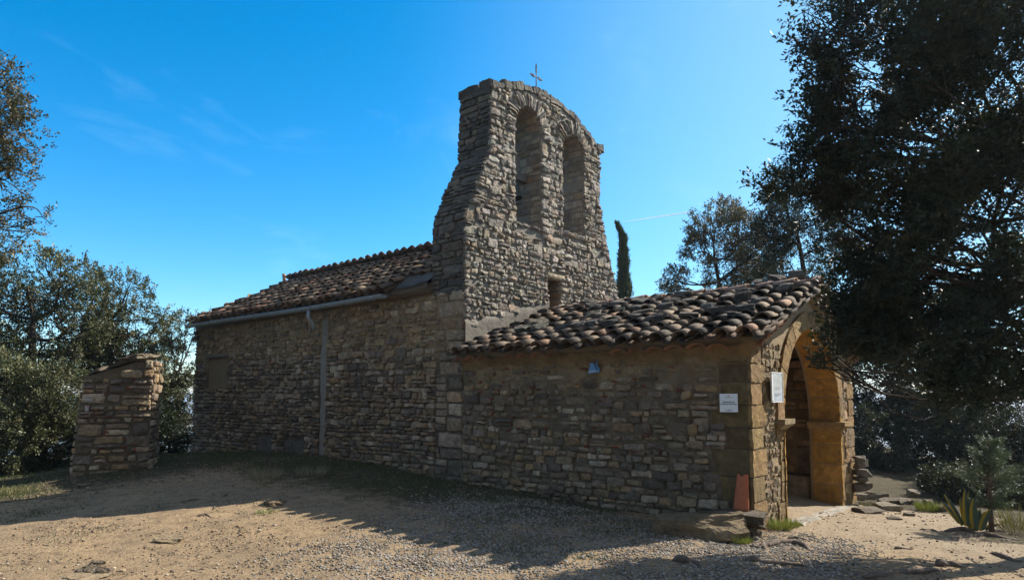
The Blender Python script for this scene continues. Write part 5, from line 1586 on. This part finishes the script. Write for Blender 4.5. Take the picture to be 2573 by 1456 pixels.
# ---------------------------------------------------------------- rocks and roots on the ground
def build_ground_rocks():
    rng = np.random.default_rng(66)
    zz = lambda a, b: (2104 + a * .245, 1099 + b * .245)
    GRP = 'rocks heaped beyond the porch corner'
    L = [  # zoom coords of centre, width, height, label
        (250, 605, 120, 70, 'pale rounded rock right against the far porch corner'),
        (340, 585, 140, 80, 'grey boulder behind the pale rounded rock by the porch'),
        (460, 590, 110, 60, 'blocky rock at the middle of the low rubble line'),
        (510, 645, 180, 70, 'long dark rock below the blocky rock'),
        (520, 705, 220, 80, 'pale sloping slab with pitted face in front of the rubble line'),
        (670, 645, 190, 55, 'long squared stone in the low rubble line'),
        (790, 575, 115, 95, 'pale egg-shaped boulder perched on top of the rubble line'),
        (825, 660, 120, 45, 'flat stone under the egg-shaped boulder'),
        (945, 660, 90, 60, 'small rounded rock at the end of the rubble line'),
        (1030, 722, 120, 60, 'flat tilted rock nearest the agave'),
        (340, 742, 270, 50, 'long thin flat rock level with the trodden earth'),
        (590, 822, 120, 30, 'small flat rock set in the trodden earth'),
        (735, 785, 110, 34, 'brown lump of rock at the edge of the trodden earth'),
    ]
    for k, (a, b, w, h, lab) in enumerate(L):
        x, y = zz(a, b); p = on_z(x, y + h * .245 * .45)
        dep = (p - CAM) @ _fw; s = .245 * dep / F_REF
        rock('rock', lab, 'rock', (p[0], p[1], p[2] + h * s * .32), (w * s, w * s * .8, h * s * 1.15), 500 + k, (.30, .255, .19) if 'pale' in lab else (.20, .165, .12), 'rock', GRP, rot=YAW - math.pi / 2 + rng.uniform(-.3, .3), boxy=.6, rough=.1)
    S = [(225, 200, 110, 34, 'thin cap stone on top of the dry-stone stack behind the porch'), (235, 262, 110, 90, 'rounded stone under the cap of the dry-stone stack'), (250, 362, 130, 60, 'squared stone in the middle of the dry-stone stack'), (245, 430, 120, 50, 'flat stone low in the dry-stone stack'), (235, 500, 140, 80, 'base stone of the dry-stone stack behind the porch')]
    for k, (a, b, w, h, lab) in enumerate(S):
        x, y = zz(a, b); p = at_depth(x + 2, y, 11.9); s = .245 * 11.9 / F_REF
        rock('stacked_stone', lab, 'stone', tuple(p), (w * s * 1.15, w * s, h * s * 1.22), 560 + k, (.17, .145, .11), 'rock', 'stones stacked beyond the porch corner', rot=YAW - math.pi / 2, boxy=.75, rough=.08)
    # lone larger stones in the clearing
    zl = lambda a, b: (a * .5127, 1005 + b * .5127)
    for k, (a, b, w, h, lab) in enumerate([(830, 670, 130, 40, 'flat bedrock bump in the sunlit sand'), (440, 812, 95, 60, 'dark broken lump of bedrock near the bottom edge'), (520, 822, 80, 46, 'second broken lump right beside the dark bedrock lump'), (475, 790, 60, 40, 'small chip of bedrock above the two broken lumps'), (400, 862, 200, 34, 'pale flat rock at the very bottom edge'), (1350, 490, 90, 45, 'grey stone in the shade beyond the lit sand'), (800, 295, 160, 40, 'low grey outcrop at the foot of the pillar'), (405, 408, 50, 26, 'pale stone on the shaded slope before the pillar')]):
        x, y = zl(a, b); p = on_z(x, y + h * .2); dep = (p - CAM) @ _fw; s = .5127 * dep / F_REF
        rock('rock', lab, 'rock', (p[0], p[1], p[2] + h * s * .12), (w * s, w * s * .9, h * s * .55), 600 + k, (.17, .135, .095) if 'dark' in lab or 'lump' in lab else (.36, .27, .165), 'rock', None, rot=rng.uniform(0, 3), boxy=.3, rough=.34)
    # tree roots
    zr = lambda a, b: ((2550 + a * .27206) / 1.592, (1950 + b * .27206) / 1.592)
    def root(label, pts, r, seed):
        q = np.array([on_z(*p) for p in pts]); rr = np.random.default_rng(seed)
        t = np.linspace(0, len(q) - 1, len(q) * 5); r = r * 1.45
        P = np.stack([np.interp(t, np.arange(len(q)), q[:, i]) for i in range(3)], -1)
        P[:, :2] += .018 * np.stack([noise3(P * 1.0, 6, seed), noise3(P, 6, seed + 1)], -1)
        u = np.linspace(0, 1, len(P))
        rad = r * (np.interp(u, [0, .15, .6, 1], [.35, 1, .8, .15]) * (1 + .2 * noise3(P, 9, seed + 3)))
        P[:, 2] = gz(P[:, 0], P[:, 1]) + rad * .25 + .25 * r * np.sin(u * 9 + seed)
        single('tree_root', Geo().tube(P, rad, 8, (.15, .115, .09), flat=.85), M['bark'], label, 'root', tuple(P[len(P) // 2]), 'bare tree roots crossing the earth')
    root('thick arched root in front of the porch pier', [zr(1900, 860), zr(2050, 815), zr(2300, 800), zr(2450, 850), zr(2560, 940)], .035, 1)
    root('thin root curling under the arched root', [zr(1640, 860), zr(1780, 880), zr(1950, 850), zr(2100, 840)], .022, 2)
    root('pale stub root standing up in the gravel', [zr(1850, 820), zr(1870, 880), zr(1885, 945)], .022, 3)
    root('short dark root below the arched root', [zr(2120, 940), zr(2250, 895), zr(2400, 935)], .02, 4)
    root('root running along the earth towards the arch', [zr(2180, 745), zr(2300, 735), zr(2480, 760), zr(2573, 770)], .02, 5)
    root('dark curved root alone in the lit gravel', [zr(520, 1080), zr(700, 1085), zr(830, 1100), zr(930, 1180)], .035, 6)
    root('long dark root in the tree shade near the bottom edge', [zr(1580, 1075), zr(1760, 1085), zr(1900, 1110), zr(2200, 1135), zr(2573, 1170)], .032, 7)
    root('forking root across the shaded gravel at the bottom right', [zz(250, 1440), zz(450, 1410), zz(560, 1390), zz(800, 1385), zz(1000, 1365), zz(1130, 1355)], .03, 8)
    root('dark root hump on the pale earth before the agave', [zz(1100, 960), zz(1250, 945), zz(1350, 965), zz(1500, 990)], .035, 9)
    root('dark root continuing towards the right edge', [zz(1340, 1020), zz(1500, 1005), zz(1700, 1030), zz(1880, 1050)], .03, 10)
    root('broken root pieces at the right edge of the earth', [zz(1570, 1180), zz(1700, 1230), zz(1800, 1260), zz(1900, 1270)], .025, 11)
    root('short split root in the middle of the trodden earth', [zz(580, 1140), zz(680, 1135), zz(780, 1150)], .02, 12)
    root('dark root knot at the border of gravel and earth', [zz(1040, 1310), zz(1150, 1300), zz(1300, 1335)], .035, 13)
    root('thin root lying along the rubble line', [zz(860, 945), zz(950, 945), zz(1040, 965)], .016, 14)
    root('dark twig-like root on the sunlit sand', [(455, 1262), (480, 1256), (520, 1253)], .014, 15)
    root('small dark root on sand right of the twig-like root', [(495, 1296), (515, 1293), (535, 1299)], .02, 16)
build_ground_rocks()

# ---------------------------------------------------------------- gravel and turf: stuff nobody could count
def scatter(dens, n, rng, box):
    x = rng.uniform(box[0], box[1], n); y = rng.uniform(box[2], box[3], n)
    k = rng.random(n) < dens(x, y)
    return x[k], y[k]
def outside(x, y): return ~((x > -.03) & (x < 5.05) & (y > -.02) & (y < 16.5))
def build_stuff():
    rng = np.random.default_rng(70)
    def peb(name, x, y, size, cols, label, flat=.6):
        n = len(x); v, f = ICO1
        s = size[:, None] * np.stack([rng.uniform(.7, 1.3, n), rng.uniform(.6, 1.1, n), rng.uniform(.4, .8, n) * flat / .6], -1)
        a = rng.uniform(0, 2 * np.pi, n)
        off = rng.uniform(0, 100, (n, 1, 3))
        p = np.repeat(v[None], n, 0); p = p * (1 + .22 * noise3(p + off, 1.3, 5))[..., None]
        p = p * s[:, None] * .5
        c, d = np.cos(a)[:, None], np.sin(a)[:, None]
        X = c * p[..., 0] - d * p[..., 1]; Y = d * p[..., 0] + c * p[..., 1]
        Z = p[..., 2] + (gz(x, y) + s[:, 2] * .18)[:, None]
        V = np.stack([X + x[:, None], Y + y[:, None], Z], -1)
        F = (f[None] + (np.arange(n) * len(v))[:, None, None]).reshape(-1, 3)
        g = Geo().add(V.reshape(-1, 3), F, np.repeat(cols, len(v), axis=0))
        o = bpy.data.objects.new(name, g.mesh(name, [M['pebble']], smooth=False)); COL.objects.link(o)
        tag(o, label, 'gravel', kind='stuff')
    # the gravel bed before the porch wall: between these border lines
    def gd(x, y):
        inside = outside(x, y)
        e1 = np.clip((4.6 + .35 * (x + 2) - y) / 1.3, 0, 1)              # far border
        e2 = np.clip((y + 1.55 - .10 * x) / .5, 0, 1)                     # near / right border
        e3 = np.clip((x + 5.6 + .25 * (y - 1)) / 2.2, 0, 1)
        e4 = np.clip((.45 - x) / .5, 0, 1) * np.where(y < .1, 1, np.clip((-.30 - x) / .25, 0, 1))
        return inside * e1 * e2 * e3 * e4 * (.75 + .25 * noise3(np.stack([x, y, 0 * x], -1), 1.2, 5))
    x, y = scatter(gd, 110000, rng, (-6.6, .8, -2.6, 5.5))
    pal = np.array([(.25, .225, .19), (.19, .172, .15), (.33, .30, .26), (.23, .19, .145), (.14, .128, .115), (.28, .23, .175)])
    peb('gravel', x, y, rng.uniform(.012, .034, len(x)), pal[rng.integers(0, 6, len(x))] * rng.uniform(.8, 1.2, (len(x), 1)), 'bed of small grey gravel in front of the porch wall')
    def sd(x, y):
        q = np.stack([x, y, 0 * x], -1)
        return outside(x, y) * np.clip(.34 + .45 * noise3(q, .9, 2) + .3 * np.clip((3 - y) / 5, 0, 1), .03, 1) * np.where((x > .3) & (y < -.0), .25, 1)
    x, y = scatter(sd, 170000, rng, (-8.6, 5.0, -3.2, 13))
    pal = np.array([(.28, .21, .14), (.20, .15, .10), (.36, .30, .22), (.14, .11, .08), (.24, .155, .095), (.10, .08, .062)])
    sz = .008 + .026 * rng.random(len(x)) ** 3 + .035 * rng.random(len(x)) * (rng.random(len(x)) < .03)
    peb('loose_stones', x, y, sz, pal[rng.integers(0, 6, len(x))] * rng.uniform(.8, 1.2, (len(x), 1)), 'scattered little stones on the sandy clearing')
    # turf on the bank below the nave wall and towards the trees
    def td(x, y):
        q = np.stack([x, y, 0 * x], -1); nz = noise3(q, 1.1, 8) + .5 * noise3(q, 3, 9)
        bank = np.clip(1.3 - np.abs(x + .2) / 2.2, 0, 1) * np.clip((y - .4) / 1.2, 0, 1)
        back = np.clip((y - 8.0) / 3, 0, 1) * .8
        left = np.clip((-x - 6.2) / 1.5, 0, 1) * np.clip((y - 8) / 2, 0, 1)
        return outside(x, y) * np.clip(np.maximum(np.maximum(bank, back), left) + .55 * nz - .25, 0, 1)
    x, y = scatter(td, 260000, rng, (-9, 1, .5, 17))
    n = len(x)
    P = np.stack([x, y, gz(x, y) - .006], -1)
    D = rng.normal(size=(n, 3)) * .45 + np.array([0, 0, .8])
    pal = np.array([(.065, .105, .030), (.052, .085, .026), (.09, .12, .042), (.15, .13, .075), (.07, .09, .035)])
    g = Geo(); leaf_mesh(g, P, D, rng.normal(size=(n, 3)), rng.uniform(.02, .075, n), .008, pal[rng.integers(0, 5, n)] * rng.uniform(.7, 1.3, (n, 1)), .1)
    o = bpy.data.objects.new('grass', g.mesh('grass', [M['grass']])); COL.objects.link(o)
    tag(o, 'short sparse turf on the bank below the nave wall', 'grass', kind='stuff')
    # twigs and dead leaves on the trodden earth to the right
    def ld(x, y): return outside(x, y) * np.clip(.35 + .6 * noise3(np.stack([x, y, 0 * x], -1), 1.5, 3), .05, 1)
    x, y = scatter(ld, 9000, rng, (-3.5, 7.5, -4.2, -.02)); n = len(x)
    P = np.stack([x, y, gz(x, y) + .004], -1)
    D = np.stack([rng.normal(size=n), rng.normal(size=n), rng.normal(size=n) * .15], -1)
    pal = np.array([(.13, .09, .055), (.20, .15, .10), (.09, .065, .045), (.26, .20, .14)])
    g = Geo(); leaf_mesh(g, P, D, np.tile([0, 0, 1.0], (n, 1)) + rng.normal(size=(n, 3)) * .3, rng.uniform(.015, .05, n), .011, pal[rng.integers(0, 4, n)], .15)
    o = bpy.data.objects.new('leaf_litter', g.mesh('leaf_litter', [M['grass']])); COL.objects.link(o)
    tag(o, 'dead leaves and twigs strewn over the trodden earth', 'leaf litter', kind='stuff')
build_stuff()

# ---------------------------------------------------------------- contrail, far and high
def build_contrail():
    a = at_depth(1735, 532, 9000); b = at_depth(1560, 558, 9000)
    q = np.linspace(0, 1, 12)[:, None]
    m = bpy.data.materials.new('ice_trail'); m.use_nodes = True; nt = m.node_tree
    bs = nt.nodes['Principled BSDF']; bs.inputs['Base Color'].default_value = (.95, .95, .95, 1); bs.inputs['Roughness'].default_value = 1
    bs.inputs['Alpha'].default_value = .8; bs.inputs['Subsurface Weight'].default_value = 1.0; bs.inputs['Subsurface Radius'].default_value = (40, 40, 40); bs.inputs['Subsurface Scale'].default_value = 1.0
    g = Geo().tube(a + (b - a) * q, np.interp(q[:, 0], [0, .1, .5, 1], [3, 8, 6, 1]), 8)
    single('contrail', g, m, 'thin white aircraft contrail in the sky to the right of the cypress', 'contrail', tuple((a + b) / 2))
build_contrail()

# ---------------------------------------------------------------- the air: one even box of haze below the sky
def build_haze():
    g = Geo().box((-9500, -9500, -170), (9500, 9500, 16))
    m = bpy.data.materials.new('thin_haze'); m.use_nodes = True; nt = m.node_tree
    for n in list(nt.nodes): nt.nodes.remove(n)
    v = nt.nodes.new('ShaderNodeVolumePrincipled'); v.inputs['Color'].default_value = (.75, .85, 1, 1)
    v.inputs['Density'].default_value = .0004; v.inputs['Anisotropy'].default_value = .4
    o = nt.nodes.new('ShaderNodeOutputMaterial'); nt.links.new(v.outputs[0], o.inputs['Volume'])
    ob = bpy.data.objects.new('haze', g.mesh('haze', [m], smooth=False)); COL.objects.link(ob)
    ob['kind'] = 'stuff'; ob['label'] = 'thin blue haze over the far valley'; ob['category'] = 'haze'
build_haze()
